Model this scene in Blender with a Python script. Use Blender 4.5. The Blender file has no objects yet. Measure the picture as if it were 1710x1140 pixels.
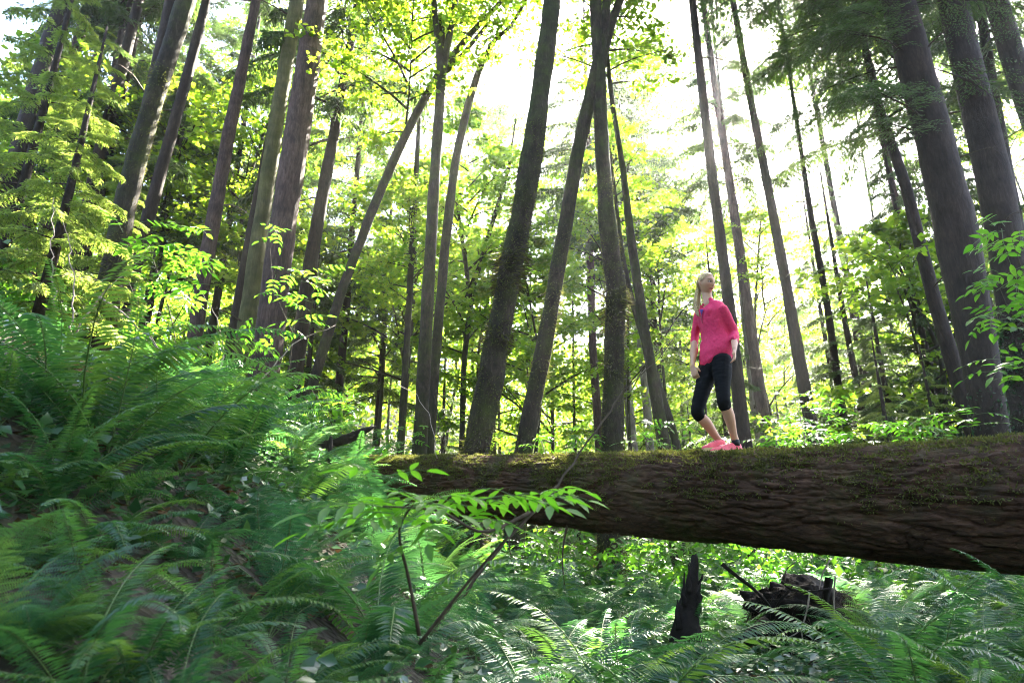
import bpy, math, random
import numpy as np
from mathutils import Vector, Matrix, noise as mnoise

RS = np.random.default_rng(7)
random.seed(7)
PI = math.pi
scene = bpy.context.scene
col = scene.collection

# ------------------------------------------------------------------ camera, sky, sun, exposure
CZ = 0.65                                  # the photographer crouches among the ferns
PITCH = math.radians(19.0)
FPX = 1140.0                               # 24 mm lens in pixels of the 1710 px wide photograph
FW = np.array([0, math.cos(PITCH), math.sin(PITCH)])
UP = np.array([0, -math.sin(PITCH), math.cos(PITCH)])
camd = bpy.data.cameras.new('camera'); cam = bpy.data.objects.new('camera', camd); col.objects.link(cam)
cam.location = (0, 0, CZ); cam.rotation_euler = (PI/2 + PITCH, 0, 0)
camd.lens = 24; camd.sensor_width = 36; camd.clip_start = 0.05; camd.clip_end = 2000
camd.dof.use_dof = True; camd.dof.focus_distance = 6.0; camd.dof.aperture_fstop = 4.0
scene.camera = cam

SUN_DIR = Vector((0.364, 0.74, 0.923)).normalized()
SUN_EL = math.asin(SUN_DIR.z); SUN_AZ = math.atan2(SUN_DIR.x, SUN_DIR.y)      # azimuth from +Y towards +X
world = bpy.data.worlds.new('World'); scene.world = world; world.use_nodes = True
wn = world.node_tree.nodes; wl = world.node_tree.links
sky = wn.new('ShaderNodeTexSky'); sky.sky_type = 'NISHITA'; sky.sun_disc = False
sky.sun_elevation = SUN_EL; sky.sun_rotation = SUN_AZ
sky.air_density = 1.0; sky.dust_density = 2.5; sky.ozone_density = 1.0
wl.new(sky.outputs['Color'], wn['Background'].inputs['Color']); wn['Background'].inputs['Strength'].default_value = 0.075
sund = bpy.data.lights.new('sun', 'SUN'); sun = bpy.data.objects.new('sun', sund); col.objects.link(sun)
sund.energy = 5.0; sund.angle = math.radians(0.55); sund.color = (1.0, 0.93, 0.80)
sun.rotation_euler = SUN_DIR.to_track_quat('Z', 'Y').to_euler()
sun.location = (20, 40, 50)

vs = scene.view_settings
vs.view_transform = 'Standard'; vs.look = 'None'; vs.gamma = 1; vs.use_curve_mapping = False
vs.exposure = 4.35
cy = scene.cycles
cy.use_denoising = True; cy.use_adaptive_sampling = False; cy.filter_width = 1.0
cy.max_bounces = 7; cy.diffuse_bounces = 4; cy.glossy_bounces = 2; cy.transmission_bounces = 5
cy.transparent_max_bounces = 6; cy.volume_bounces = 0
cy.caustics_reflective = False; cy.caustics_refractive = False
cy.sample_clamp_indirect = 6.0

# ------------------------------------------------------------------ geometry helpers
def ray(px, py):
    u = (px - 855) / FPX; v = (570 - py) / FPX
    return np.array([u, FW[1] + v*UP[1], FW[2] + v*UP[2]])
def PX(px, py, Y):
    """the world point at forward distance Y that the photograph shows at this pixel"""
    d = ray(px, py); k = Y / d[1]
    return np.array([d[0]*k, Y, CZ + d[2]*k])
def project(P):
    P = np.asarray(P, float) - np.array([0, 0, CZ]); d = P @ FW
    return 855 + FPX*P[..., 0]/d, 570 - FPX*(P @ UP)/d, d

def smooth01(t): t = np.clip(t, 0, 1); return t*t*(3-2*t)
def sp(t, w): return w*np.log1p(np.exp(np.clip(t/w, -30, 30)))

def _h(i, j, k, s):
    n = (i*374761393 + j*668265263 + k*2147483647 + s*1274126177) & 0xffffffff
    n = ((n ^ (n >> 13)) * 1274126177) & 0xffffffff
    n = (n ^ (n >> 16)) & 0xffffff
    return n / float(0xffffff)
def vnoise(P, s=0):
    P = np.asarray(P, float); I = np.floor(P).astype(np.int64); f = P - I; f = f*f*(3-2*f)
    r = 0
    for dx in (0, 1):
        wx = f[..., 0] if dx else 1-f[..., 0]
        for dy in (0, 1):
            wy = f[..., 1] if dy else 1-f[..., 1]
            for dz in (0, 1):
                wz = f[..., 2] if dz else 1-f[..., 2]
                r = r + wx*wy*wz*_h(I[..., 0]+dx, I[..., 1]+dy, I[..., 2]+dz, s)
    return r
def fbm(P, o=3, s=0):
    a, r, t = 1.0, 0, 0
    for k in range(o):
        r = r + a*vnoise(P*2**k, s+k); t += a; a *= .5
    return r/t

def terrain(x, y):
    x = np.asarray(x, float); y = np.asarray(y, float)
    s = -x - .9*np.clip((3.2-y)/3.2, 0, 1)
    bank = .80*sp(s-.1, .35) - .36*sp(s-2.2, .5) - .36*sp(s-17, 2.0)
    base = .05*np.clip(y-6, 0, 30) + .10*np.clip(y-30, 0, 60) + .26*sp(y-42, 3.0) - .26*sp(y-110, 8.0)
    right = .10*sp(x-5, 1.0) - .10*sp(x-60, 3.0)
    n = fbm(np.stack([x*.55, y*.55, 0*x], -1), 3, 11) - .5
    return base + bank + right + .35*n*np.clip(1 - np.hypot(x, y-3)*0.0, 0, 1)

class MB:
    """collects vertices and faces (numpy) and builds one mesh object"""
    def __init__(s): s.V = []; s.F = []; s.n = 0; s.M = []
    def add(s, V, F, m=0):
        V = np.asarray(V, float).reshape(-1, 3); F = np.asarray(F, np.int64)
        s.V.append(V); s.F.append(F + s.n); s.M.append(np.full(len(F), m)); s.n += len(V)
        return s
    def merge(s, o, mat=None, dm=0):
        for V, in zip(o.V): pass
        V = np.concatenate(o.V)
        if mat is not None: V = V @ mat[:3, :3].T + mat[:3, 3]
        s.V.append(V)
        for F, M in zip(o.F, o.M): s.F.append(F + s.n); s.M.append(M + dm)
        s.n += len(V)
    def mesh(s, name, mats, smooth=True):
        me = bpy.data.meshes.new(name)
        V = np.concatenate(s.V)
        loops = np.concatenate([F.reshape(-1) for F in s.F])
        sizes = np.concatenate([np.full(len(F), F.shape[1]) for F in s.F])
        starts = np.concatenate([[0], np.cumsum(sizes)[:-1]])
        me.vertices.add(len(V)); me.vertices.foreach_set('co', V.astype(np.float32).reshape(-1))
        me.loops.add(len(loops)); me.loops.foreach_set('vertex_index', loops.astype(np.int32))
        me.polygons.add(len(sizes)); me.polygons.foreach_set('loop_start', starts.astype(np.int32))
        for m in (mats if isinstance(mats, (list, tuple)) else [mats]): me.materials.append(m)
        mi = np.concatenate(s.M).astype(np.int32)
        if mi.max() > 0: me.polygons.foreach_set('material_index', mi)
        if smooth: me.polygons.foreach_set('use_smooth', np.ones(len(sizes), bool))
        me.update(calc_edges=True)
        return me
    def build(s, name, mats, parent=None, smooth=True):
        return obj(name, s.mesh(name, mats, smooth), parent)

def obj(name, data, parent=None, loc=None):
    o = bpy.data.objects.new(name, data); col.objects.link(o)
    if parent is not None: o.parent = parent
    if loc is not None: o.location = loc
    return o
def tag(o, label=None, cat=None, group=None, kind=None):
    if label: o['label'] = label
    if cat: o['category'] = cat
    if group: o['group'] = group
    if kind: o['kind'] = kind
    return o
def thing(name, label, cat, loc=(0, 0, 0), group=None):
    return tag(obj(name, None, None, loc), label, cat, group)

def frames(P):
    """a moving frame along a polyline"""
    P = np.asarray(P, float); T = np.gradient(P, axis=0); T /= np.linalg.norm(T, axis=1)[:, None] + 1e-12
    ref = np.array([0, 0, 1.]) if abs(T[0, 2]) < .8 else np.array([1., 0, 0])
    A = np.cross(T, ref); A /= np.linalg.norm(A, axis=1)[:, None] + 1e-12
    return T, A, np.cross(A, T)
def tube(P, R, n=8, cap=True, side=None, R2=None, jit=None):
    P = np.asarray(P, float); m = len(P); R = np.broadcast_to(np.asarray(R, float), (m,))
    R2 = R if R2 is None else np.broadcast_to(np.asarray(R2, float), (m,))
    T, A, B = frames(P)
    if side is not None:
        sd = np.asarray(side, float); A = sd - (T @ sd)[:, None]*T; A /= np.linalg.norm(A, axis=1)[:, None]; B = np.cross(A, T)
    t = np.linspace(0, 2*PI, n, endpoint=False)
    V = P[:, None] + (np.cos(t)[None, :, None]*A[:, None]*R[:, None, None] + np.sin(t)[None, :, None]*B[:, None]*R2[:, None, None])
    if jit is not None: V = jit(V)
    V = V.reshape(-1, 3)
    i = np.arange(m-1)[:, None]*n; j = np.arange(n)[None]; j2 = (j+1) % n
    F = np.stack([i+j, i+j2, i+n+j2, i+n+j], -1).reshape(-1, 4)
    if not cap: return V, [F]
    V = np.concatenate([V, P[:1], P[-1:]]); a, b = m*n, m*n+1
    j = np.arange(n); j2 = (j+1) % n
    C = np.concatenate([np.stack([np.full(n, a), j2, j], -1), np.stack([np.full(n, b), (m-1)*n+j, (m-1)*n+j2], -1)])
    return V, [F, C]
def add_tube(mb, *a, m=0, **k):
    V, Fs = tube(*a, **k); base = mb.n
    mb.V.append(V); mb.n += len(V)
    for F in Fs: mb.F.append(F + base); mb.M.append(np.full(len(F), m))
def resample(P, n):
    P = np.asarray(P, float); d = np.concatenate([[0], np.cumsum(np.linalg.norm(np.diff(P[:, :3], axis=0), axis=1))])
    t = np.linspace(0, d[-1], n); return np.stack([np.interp(t, d, P[:, k]) for k in range(P.shape[1])], -1)
def smoothline(P, n):
    Q = resample(P, n); k = max(1, n//10)
    for _ in range(3):
        Q[1:-1] = (Q[:-2] + 2*Q[1:-1] + Q[2:]) / 4
    return Q
def norm(v): v = np.asarray(v, float); return v/(np.linalg.norm(v, axis=-1, keepdims=True)+1e-12)

def leaf_quads(C, D, N, L, W, fold=.25, wp=.45):
    """kite leaves: base C, direction D, normal N, length L, width W, folded along the midrib"""
    C = np.asarray(C, float); D = norm(D); S = norm(np.cross(N, D)); N = np.cross(D, S)
    L = np.asarray(L, float).reshape(-1, 1); W = np.asarray(W, float).reshape(-1, 1)
    b = C; t = C + D*L - N*L*.12; m = C + D*L*wp
    l = m + S*W*.5 + N*W*fold; r = m - S*W*.5 + N*W*fold
    V = np.stack([b, r, t, l], 1).reshape(-1, 3)
    i = np.arange(len(C))[:, None]*4
    F = np.concatenate([i + np.array([[0, 1, 2]]), i + np.array([[0, 2, 3]])])
    return V, F

# ------------------------------------------------------------------ materials
def mat(name):
    m = bpy.data.materials.new(name); m.use_nodes = True; nt = m.node_tree
    return m, nt, nt.nodes, nt.links, nt.nodes['Principled BSDF']
def ramp(nt, stops):
    r = nt.nodes.new('ShaderNodeValToRGB'); e = r.color_ramp.elements
    while len(e) < len(stops): e.new(.5)
    for x, (p, c) in zip(e, stops): x.position = p; x.color = (*c, 1)
    return r
def leaf_mat(name, cols, trans, mix=.5, rough=.5, spec=.35, isl=.65):
    m, nt, N, L, B = mat(name)
    g = N.new('ShaderNodeNewGeometry'); oi = N.new('ShaderNodeObjectInfo')
    ad = N.new('ShaderNodeMath'); ad.operation = 'MULTIPLY_ADD'; ad.inputs[1].default_value = isl
    mu = N.new('ShaderNodeMath'); mu.operation = 'MULTIPLY'; mu.inputs[1].default_value = 1-isl
    L.new(oi.outputs['Random'], mu.inputs[0]); L.new(g.outputs['Random Per Island'], ad.inputs[0]); L.new(mu.outputs[0], ad.inputs[2])
    n = len(cols)
    r1 = ramp(nt, [(i/(n-1), c) for i, c in enumerate(cols)]); r2 = ramp(nt, [(i/(len(trans)-1), c) for i, c in enumerate(trans)])
    L.new(ad.outputs[0], r1.inputs[0]); L.new(ad.outputs[0], r2.inputs[0])
    L.new(r1.outputs[0], B.inputs['Base Color']); B.inputs['Roughness'].default_value = rough; B.inputs['Specular IOR Level'].default_value = spec
    t = N.new('ShaderNodeBsdfTranslucent'); L.new(r2.outputs[0], t.inputs['Color'])
    mx = N.new('ShaderNodeMixShader'); mx.inputs[0].default_value = mix
    L.new(B.outputs[0], mx.inputs[1]); L.new(t.outputs[0], mx.inputs[2]); L.new(mx.outputs[0], N['Material Output'].inputs['Surface'])
    return m
def bark_mat(name, c1, c2, c3, scale=(9, 9, 1.2), bump=.6, moss=None, moss_amt=.5, dist=.03, grain=None):
    m, nt, N, L, B = mat(name)
    tc = N.new('ShaderNodeTexCoord'); mp = N.new('ShaderNodeMapping'); mp.inputs['Scale'].default_value = scale
    src = tc.outputs['Object']
    if grain:
        ga = N.new('ShaderNodeAttribute'); ga.attribute_name = grain; src = ga.outputs['Vector']
    L.new(src, mp.inputs[0])
    n1 = N.new('ShaderNodeTexNoise'); n1.inputs['Scale'].default_value = 1.6; n1.inputs['Detail'].default_value = 9; n1.inputs['Roughness'].default_value = .75; n1.inputs['Distortion'].default_value = .6
    L.new(mp.outputs[0], n1.inputs[0])
    n2 = N.new('ShaderNodeTexNoise'); n2.inputs['Scale'].default_value = 2.6; n2.inputs['Detail'].default_value = 6; L.new(tc.outputs['Object'], n2.inputs[0])
    r = ramp(nt, [(.30, c1), (.5, c2), (.72, c3)]); L.new(n1.outputs[0], r.inputs[0])
    last = r.outputs[0]
    if moss:
        r2 = ramp(nt, [(1-moss_amt-.12, (0, 0, 0)), (1-moss_amt+.10, (1, 1, 1))]); 
        n3 = N.new('ShaderNodeTexNoise'); n3.inputs['Scale'].default_value = 2.4; n3.inputs['Detail'].default_value = 8; n3.inputs['Roughness'].default_value = .7
        L.new(tc.outputs['Object'], n3.inputs[0]); L.new(n3.outputs[0], r2.inputs[0])
        r3 = ramp(nt, [(.3, tuple(.55*k for k in moss)), (.7, moss)]); L.new(n1.outputs[0], r3.inputs[0])
        mx = N.new('ShaderNodeMix'); mx.data_type = 'RGBA'; L.new(r2.outputs[0], mx.inputs[0]); L.new(last, mx.inputs[6]); L.new(r3.outputs[0], mx.inputs[7]); last = mx.outputs[2]
    hv = N.new('ShaderNodeMix'); hv.data_type = 'RGBA'; hv.blend_type = 'MULTIPLY'; hv.inputs[0].default_value = .85
    r4 = ramp(nt, [(.32, (.42, .42, .42)), (.68, (1.0, .97, .93))]); L.new(n2.outputs[0], r4.inputs[0]); L.new(last, hv.inputs[6]); L.new(r4.outputs[0], hv.inputs[7])
    L.new(hv.outputs[2], B.inputs['Base Color']); B.inputs['Roughness'].default_value = .85; B.inputs['Specular IOR Level'].default_value = .25
    bp = N.new('ShaderNodeBump'); bp.inputs['Strength'].default_value = bump; bp.inputs['Distance'].default_value = dist
    L.new(n1.outputs[0], bp.inputs['Height']); L.new(bp.outputs[0], B.inputs['Normal'])
    return m
def plain(name, c, rough=.6, spec=.4, var=.15, scale=30, bump=0):
    m, nt, N, L, B = mat(name)
    tc = N.new('ShaderNodeTexCoord'); n1 = N.new('ShaderNodeTexNoise'); n1.inputs['Scale'].default_value = scale; n1.inputs['Detail'].default_value = 4
    L.new(tc.outputs['Object'], n1.inputs[0])
    r = ramp(nt, [(.3, tuple(k*(1-var) for k in c)), (.7, tuple(min(1, k*(1+var)) for k in c))]); L.new(n1.outputs[0], r.inputs[0]); L.new(r.outputs[0], B.inputs['Base Color'])
    B.inputs['Roughness'].default_value = rough; B.inputs['Specular IOR Level'].default_value = spec
    if bump:
        bp = N.new('ShaderNodeBump'); bp.inputs['Strength'].default_value = bump; bp.inputs['Distance'].default_value = .01; L.new(n1.outputs[0], bp.inputs['Height']); L.new(bp.outputs[0], B.inputs['Normal'])
    return m

M = {}
M['maple'] = leaf_mat('maple leaf', [(.045, .095, .012), (.07, .13, .018), (.10, .15, .02)], [(.13, .30, .012), (.26, .44, .018), (.42, .52, .03)], .55)
M['shrub'] = leaf_mat('shrub leaf', [(.04, .10, .014), (.06, .135, .018), (.08, .15, .02)], [(.06, .24, .012), (.11, .32, .015), (.18, .38, .02)], .5, .42, .45)
M['conifer'] = leaf_mat('conifer needle', [(.022, .05, .018), (.035, .07, .022), (.05, .085, .03)], [(.06, .12, .02), (.10, .18, .03), (.16, .22, .05)], .35)
M['hemlock'] = leaf_mat('hemlock needle', [(.05, .095, .02), (.07, .12, .025), (.10, .14, .03)], [(.20, .34, .04), (.30, .42, .06), (.42, .48, .09)], .5)
M['fern'] = leaf_mat('sword fern', [(.014, .050, .027), (.030, .088, .042), (.060, .125, .034)], [(.045, .17, .035), (.10, .28, .04), (.23, .40, .04)], .36, .42, .36, .12)
M['lady'] = leaf_mat('lady fern', [(.03, .09, .055), (.05, .125, .07), (.08, .15, .055)], [(.05, .19, .055), (.10, .28, .06), (.22, .40, .06)], .36, .48, .34, .12)
M['ivy'] = leaf_mat('ivy', [(.015, .05, .02), (.022, .07, .025), (.04, .09, .03)], [(.04, .12, .03), (.06, .18, .03), (.10, .22, .04)], .25, .28, .6)
M['dry'] = leaf_mat('dry fern', [(.16, .07, .03), (.24, .12, .05), (.30, .18, .08)], [(.30, .12, .04), (.40, .20, .07), (.45, .26, .1)], .35)
M['moss'] = leaf_mat('moss', [(.05, .06, .016), (.095, .10, .026), (.15, .145, .055)], [(.10, .12, .02), (.16, .17, .03), (.24, .24, .06)], .3, .8, .1)
M['elder'] = leaf_mat('elder leaf', [(.06, .16, .018), (.08, .19, .022), (.10, .21, .03)], [(.14, .42, .015), (.18, .48, .02), (.24, .52, .03)], .5, .4, .45)  # leaf colours lightened to imitate light shining through the sprig
M['litter'] = leaf_mat('litter', [(.05, .03, .018), (.10, .06, .03), (.16, .10, .05)], [(.08, .04, .02), (.12, .07, .03), (.2, .1, .05)], .2, .8, .15)
M['stem'] = plain('green stem', (.07, .12, .03), .5)
M['twig'] = plain('twig', (.06, .042, .03), .8, .2, .35, 40)
M['pale_twig'] = plain('pale twig', (.28, .22, .19), .8, .2, .3, 40)
M['fir_bark'] = bark_mat('fir bark', (0.0316, 0.0175, 0.0167), (0.0900, 0.0525, 0.0501), (0.1800, 0.1130, 0.1139), (12, 12, 2.2), .9)
M['grey_bark'] = bark_mat('dark conifer bark', (0.0151, 0.0095, 0.0074), (0.0377, 0.0235, 0.0187), (0.0703, 0.0475, 0.0374), (13, 13, 2.6), .9)
M['green_bark'] = bark_mat('algae bark', (.05, .05, .02), (.12, .11, .05), (.2, .18, .09), (10, 10, 1.2), .6, (.11, .11, .03), .5)
M['moss_bark'] = bark_mat('mossy maple bark', (0.0162, 0.0113, 0.0074), (0.0423, 0.0296, 0.0195), (0.0977, 0.0711, 0.0489), (12, 12, 3.5), .9, (.065, .075, .016), .45)
M['thin_bark'] = bark_mat('understory bark', (0.0210, 0.0168, 0.0126), (0.0455, 0.0350, 0.0252), (0.0840, 0.0700, 0.0490), (14, 14, 3), .6, (.075, .085, .018), .42)
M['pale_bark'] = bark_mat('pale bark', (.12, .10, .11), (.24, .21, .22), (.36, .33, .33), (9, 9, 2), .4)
M['log_bark'] = bark_mat('log bark', (0.0304, 0.0143, 0.0094), (0.0926, 0.0430, 0.0251), (0.2018, 0.1042, 0.0625), (5, 26, 1), 1.0, (.065, .068, .02), .40, .03, 'grain')
M['rot'] = bark_mat('rotten wood', (0.0067, 0.0045, 0.0039), (0.0168, 0.0106, 0.0084), (0.0364, 0.0252, 0.0224), (8, 8, 8), .8, (.05, .06, .015), .3)

def ground_mat():
    m, nt, N, L, B = mat('forest floor')
    tc = N.new('ShaderNodeTexCoord')
    n1 = N.new('ShaderNodeTexNoise'); n1.inputs['Scale'].default_value = 3; n1.inputs['Detail'].default_value = 10; n1.inputs['Roughness'].default_value = .75
    n2 = N.new('ShaderNodeTexVoronoi'); n2.inputs['Scale'].default_value = 22
    L.new(tc.outputs['Object'], n1.inputs[0]); L.new(tc.outputs['Object'], n2.inputs[0])
    r = ramp(nt, [(.3, (.012, .010, .007)), (.5, (.035, .026, .016)), (.62, (.04, .045, .014)), (.75, (.07, .05, .03))]); L.new(n1.outputs[0], r.inputs[0])
    L.new(r.outputs[0], B.inputs['Base Color']); B.inputs['Roughness'].default_value = .95
    bp = N.new('ShaderNodeBump'); bp.inputs['Strength'].default_value = .8; bp.inputs['Distance'].default_value = .05; L.new(n2.outputs[0], bp.inputs['Height']); L.new(bp.outputs[0], B.inputs['Normal'])
    return m
M['ground'] = ground_mat()

# ------------------------------------------------------------------ the ground
def axis(lo, hi, fine_lo, fine_hi, step, grow=1.18):
    a = list(np.arange(fine_lo, fine_hi, step)); s = step
    while a[-1] < hi: s *= grow; a.append(a[-1]+s)
    s = step
    while a[0] > lo: s *= grow; a.insert(0, a[0]-s)
    return np.array(a)
gx = axis(-500, 500, -12, 14, .3); gy = axis(-300, 900, -3, 20, .3)
GX, GY = np.meshgrid(gx, gy)
GZ = terrain(GX, GY)
nx, ny = len(gx), len(gy)
i = (np.arange(ny-1)[:, None]*nx + np.arange(nx-1)[None]).reshape(-1)
g = MB().add(np.stack([GX, GY, GZ], -1), np.stack([i, i+1, i+nx+1, i+nx], -1)).build('ground', M['ground'])
tag(g, 'dark forest floor of soil, moss and leaf litter', kind='structure')

# ------------------------------------------------------------------ the fallen log
LOG_D = np.array([-0.7632, 0.6381, 0.1014]); LOG_D /= np.linalg.norm(LOG_D)
LOG_C = np.array([1.883, 6.10, CZ + 0.703])
def log_axis(s):
    s = np.asarray(s, float)
    c = LOG_C + s[..., None]*LOG_D
    c[..., 2] += -.045*(1-(s/4.2)**2) * (np.abs(s) < 9)
    return c, .398 - .0238*s
LA = norm(np.cross(LOG_D, [0, 0, 1.])); LB = np.cross(LA, LOG_D)              # LA: away to the back-left, LB: up
if LA[1] > 0: LA = -LA                                                          # LA towards the camera
def log_surface(s, t):
    """t = angle: 0 faces the camera side, pi/2 is the top"""
    c, r = log_axis(s)
    n = np.cos(t)[..., None]*LA + np.sin(t)[..., None]*LB
    arc = t*.4
    q = np.stack([s*4.2, arc*22, 0*s], -1)
    warp = fbm(np.stack([s*2.2, arc*5, 0*s+3], -1), 3, 5) - .5
    q[..., 1] += warp*3.4; q[..., 0] += warp*2.2
    rid = np.abs(vnoise(q, 21)*2-1)                                             # bark plates
    rid2 = np.abs(vnoise(q*np.array([2.3, 2.1, 1]), 22)*2-1)
    fine = fbm(np.stack([s*14, arc*40, 0*s], -1), 3, 31)
    big = fbm(np.stack([s*.8, np.cos(t)*1.2, np.sin(t)*1.2], -1), 2, 41) - .5
    h = .028*(1-np.exp(-rid*5)) + .016*(1-np.exp(-rid2*7)) + .020*(fine-.5) + .012*(vnoise(np.stack([s*5, arc*26, 0*s], -1), 33) > .55) + .07*big - .03
    return c + (r + h)[..., None]*n, n
ns, nt_ = 940, 290
S, Tt = np.meshgrid(np.linspace(-5.2, 7.0, ns), np.linspace(0, 2*PI, nt_, endpoint=False), indexing='ij')
LV, _ = log_surface(S, np.where(Tt > PI, Tt-2*PI, Tt))
# the angle wraps at pi on the far side
i = np.arange(ns-1)[:, None]*nt_; j = np.arange(nt_)[None]; j2 = (j+1) % nt_
mb = MB().add(LV, np.stack([i+j, i+nt_+j, i+nt_+j2, i+j2], -1).reshape(-1, 4))
cap = MB()
log = thing('fallen_log', 'huge moss-covered fallen log with furrowed bark spanning the ferny gully', 'log', tuple(log_axis(np.array(0.))[0]))
def child_world(mbx, name, mats, parent, smooth=True):
    mbx.V = [np.concatenate(mbx.V) - np.array(parent.location)]
    return mbx.build(name, mats, parent, smooth)
bk = child_world(mb, 'bark', M['log_bark'], log)
ga = bk.data.attributes.new('grain', 'FLOAT_VECTOR', 'POINT'); ga.data.foreach_set('vector', np.stack([S, np.where(Tt > PI, Tt-2*PI, Tt)*.4, 0*S], -1).astype(np.float32).reshape(-1))
# moss: short curled blades in patches on the top and the upper flank
n = 150000
s = RS.uniform(-4.6, 6.2, n); t = RS.uniform(-.75, PI*.95, n)
p, nn = log_surface(s, t)
msk = .5*fbm(np.stack([s*1.6, t*1.2, 0*s], -1), 3, 55) + .5*fbm(np.stack([s*9, t*7, 0*s], -1), 3, 56)
keep = msk + .26*np.sin(np.clip(t, -.6, PI/2)) - .125 > RS.uniform(.40, .62, n)
p, nn, t, s = p[keep], nn[keep], t[keep], s[keep]; k = len(p)
d = norm(nn*.7 + RS.normal(size=(k, 3))*.55 + np.array([0, 0, -.25]))
mm = MB(); V, F = leaf_quads(p - nn*.004, d, norm(RS.normal(size=(k, 3))), RS.uniform(.016, .046, k), RS.uniform(.007, .016, k), .3)
mm.add(V, F)
o = child_world(mm, 'moss', M['moss'], log); tag(o, kind='stuff')
# a few bark flakes and dead stubs on the flank
sk = MB()
for ss, tt, ln in ((2.2, -.9, .35), (1.6, -1.2, .5), (3.4, -.8, .3)):
    a, b = log_surface(np.array([ss]), np.array([tt])); a, b = a[0], b[0]
    st = MB(); P = [a - b*.05, a + b*ln*.5 + np.array([0, 0, -.05]), a + b*ln*.6 + np.array([.05, 0, -.28])]
    add_tube(st, smoothline(P, 7), np.linspace(.014, .005, 7), 6)
    child_world(st, 'dead_stub', M['twig'], log)

# ------------------------------------------------------------------ crowns and boughs shared by the trees
def branch_path(p0, az, el0, el1, L, n=7, wob=.12):
    t = np.linspace(0, 1, n); el = el0 + (el1-el0)*t; a = az + np.cumsum(RS.normal(0, wob, n))*.5
    d = np.stack([np.cos(el)*np.cos(a), np.cos(el)*np.sin(a), np.sin(el)], -1)
    return p0 + np.concatenate([[np.zeros(3)], np.cumsum((d[1:]+d[:-1])/2*L/(n-1), axis=0)])

def broadleaf_crown(H, R, nl, leaf, twigs=7, per=26, seed=0, low=.0):
    """limbs from a stem that runs 0..H; leaves in loose flat layers round the twigs"""
    mb = MB(); C = []; 
    for k in range(nl):
        f = low + (1-low)*(k+.5)/nl; z = H*f
        prof = math.sin(PI*min(1, .18+.82*f)**.8)*.9+.12
        L = R*prof*RS.uniform(.65, 1.15); az = k*2.399 + RS.normal(0, .4)
        P = branch_path(np.array([0, 0, z]), az, RS.uniform(.35, .8), RS.uniform(-.15, .35), L)
        add_tube(mb, P, np.linspace(.012+.009*L, .005, len(P)), 5, cap=False)
        for q in range(twigs):
            u = RS.uniform(.25, 1.0); b = P[0] + 0; x = u*(len(P)-1); i0 = min(int(x), len(P)-2); b = P[i0] + (P[i0+1]-P[i0])*(x-i0)
            a2 = az + RS.choice([-1, 1])*RS.uniform(.3, 1.2); L2 = L*RS.uniform(.16, .36)+.15
            Q = branch_path(b, a2, RS.uniform(-.1, .5), RS.uniform(-.4, .1), L2, 4)
            add_tube(mb, Q, np.linspace(.008, .003, 4), 3, cap=False)
            w = RS.uniform(0, 1, per)**.7; x = w*3; i0 = np.clip(x.astype(int), 0, 2)
            c = Q[i0] + (Q[i0+1]-Q[i0])*(x-i0)[:, None]
            c = c + RS.normal(size=(per, 3))*np.array([.20, .20, .07])*(.6+.25*L2)
            C.append(c)
    C = np.concatenate(C); n = len(C)
    D = norm(np.stack([RS.normal(size=n), RS.normal(size=n), RS.normal(-.35, .3, n)], -1))
    N = norm(np.stack([RS.normal(0, .42, n), RS.normal(0, .42, n), np.ones(n)], -1))
    L = leaf*RS.uniform(.6, 1.2, n)
    V, F = leaf_quads(C, D, N, L, L*RS.uniform(.75, 1.0, n), .12, .5)
    mb.add(V, F, 1)
    return mb

def bough(L, nb=22, per=11, droop=.9, w=.32, nl=.11, nw=.016):
    """one drooping conifer bough along +X with flat feathery sprays"""
    mb = MB(); n = 9; t = np.linspace(0, 1, n); el = .25 - droop*t
    P = np.concatenate([[np.zeros(3)], np.cumsum(np.stack([np.cos(el), RS.normal(0, .06, n), np.sin(el)], -1)[1:]*L/(n-1), axis=0)])
    add_tube(mb, P, np.linspace(.010+.004*L, .003, n), 4, cap=False)
    C = []; D = []; LL = []
    for k in range(nb):
        u = .12 + .88*(k+RS.uniform())/nb; x = u*(n-1); i0 = min(int(x), n-2); b = P[i0]+(P[i0+1]-P[i0])*(x-i0); tg = norm(P[i0+1]-P[i0])
        sgn = 1 if k % 2 else -1; l2 = L*w*(1-.75*u+.15)*RS.uniform(.7, 1.25)
        sd = norm(tg*.75 + np.array([0, sgn*1.0, 0]) + np.array([0, 0, RS.normal(-.25, .2)]))
        e = b + sd*l2 + np.array([0, 0, -.22*l2*l2-.05])
        m = per
        f = np.linspace(.05, 1, m); q = b + (e-b)*f[:, None] + np.array([0, 0, 1])*(.10*np.sin(PI*f)*l2)[:, None]
        add_tube(mb, q[::5], .003, 3, cap=False)
        for s2 in (-1, 1):
            pd = norm(np.cross(norm(e-b), [0, 0, 1.]))*s2
            C.append(q + RS.normal(0, .012, (m, 3))); D.append(norm(norm(e-b)*.7 + pd + RS.normal(0, .18, (m, 3)) + np.array([0, 0, -.2]))); LL.append(nl*(1.15-.6*f)*RS.uniform(.7, 1.3, m))
    C = np.concatenate(C); D = np.concatenate(D); LL = np.concatenate(LL)
    N = norm(np.stack([RS.normal(0, .3, len(C)), RS.normal(0, .3, len(C)), np.ones(len(C))], -1))
    V, F = leaf_quads(C, D, N, LL, nw*(.6+LL/nl*.6), .1, .5)
    mb.add(V, F, 1)
    return mb
def rotz(a):
    c, s = math.cos(a), math.sin(a); m = np.eye(4); m[:2, :2] = [[c, -s], [s, c]]; return m
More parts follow.
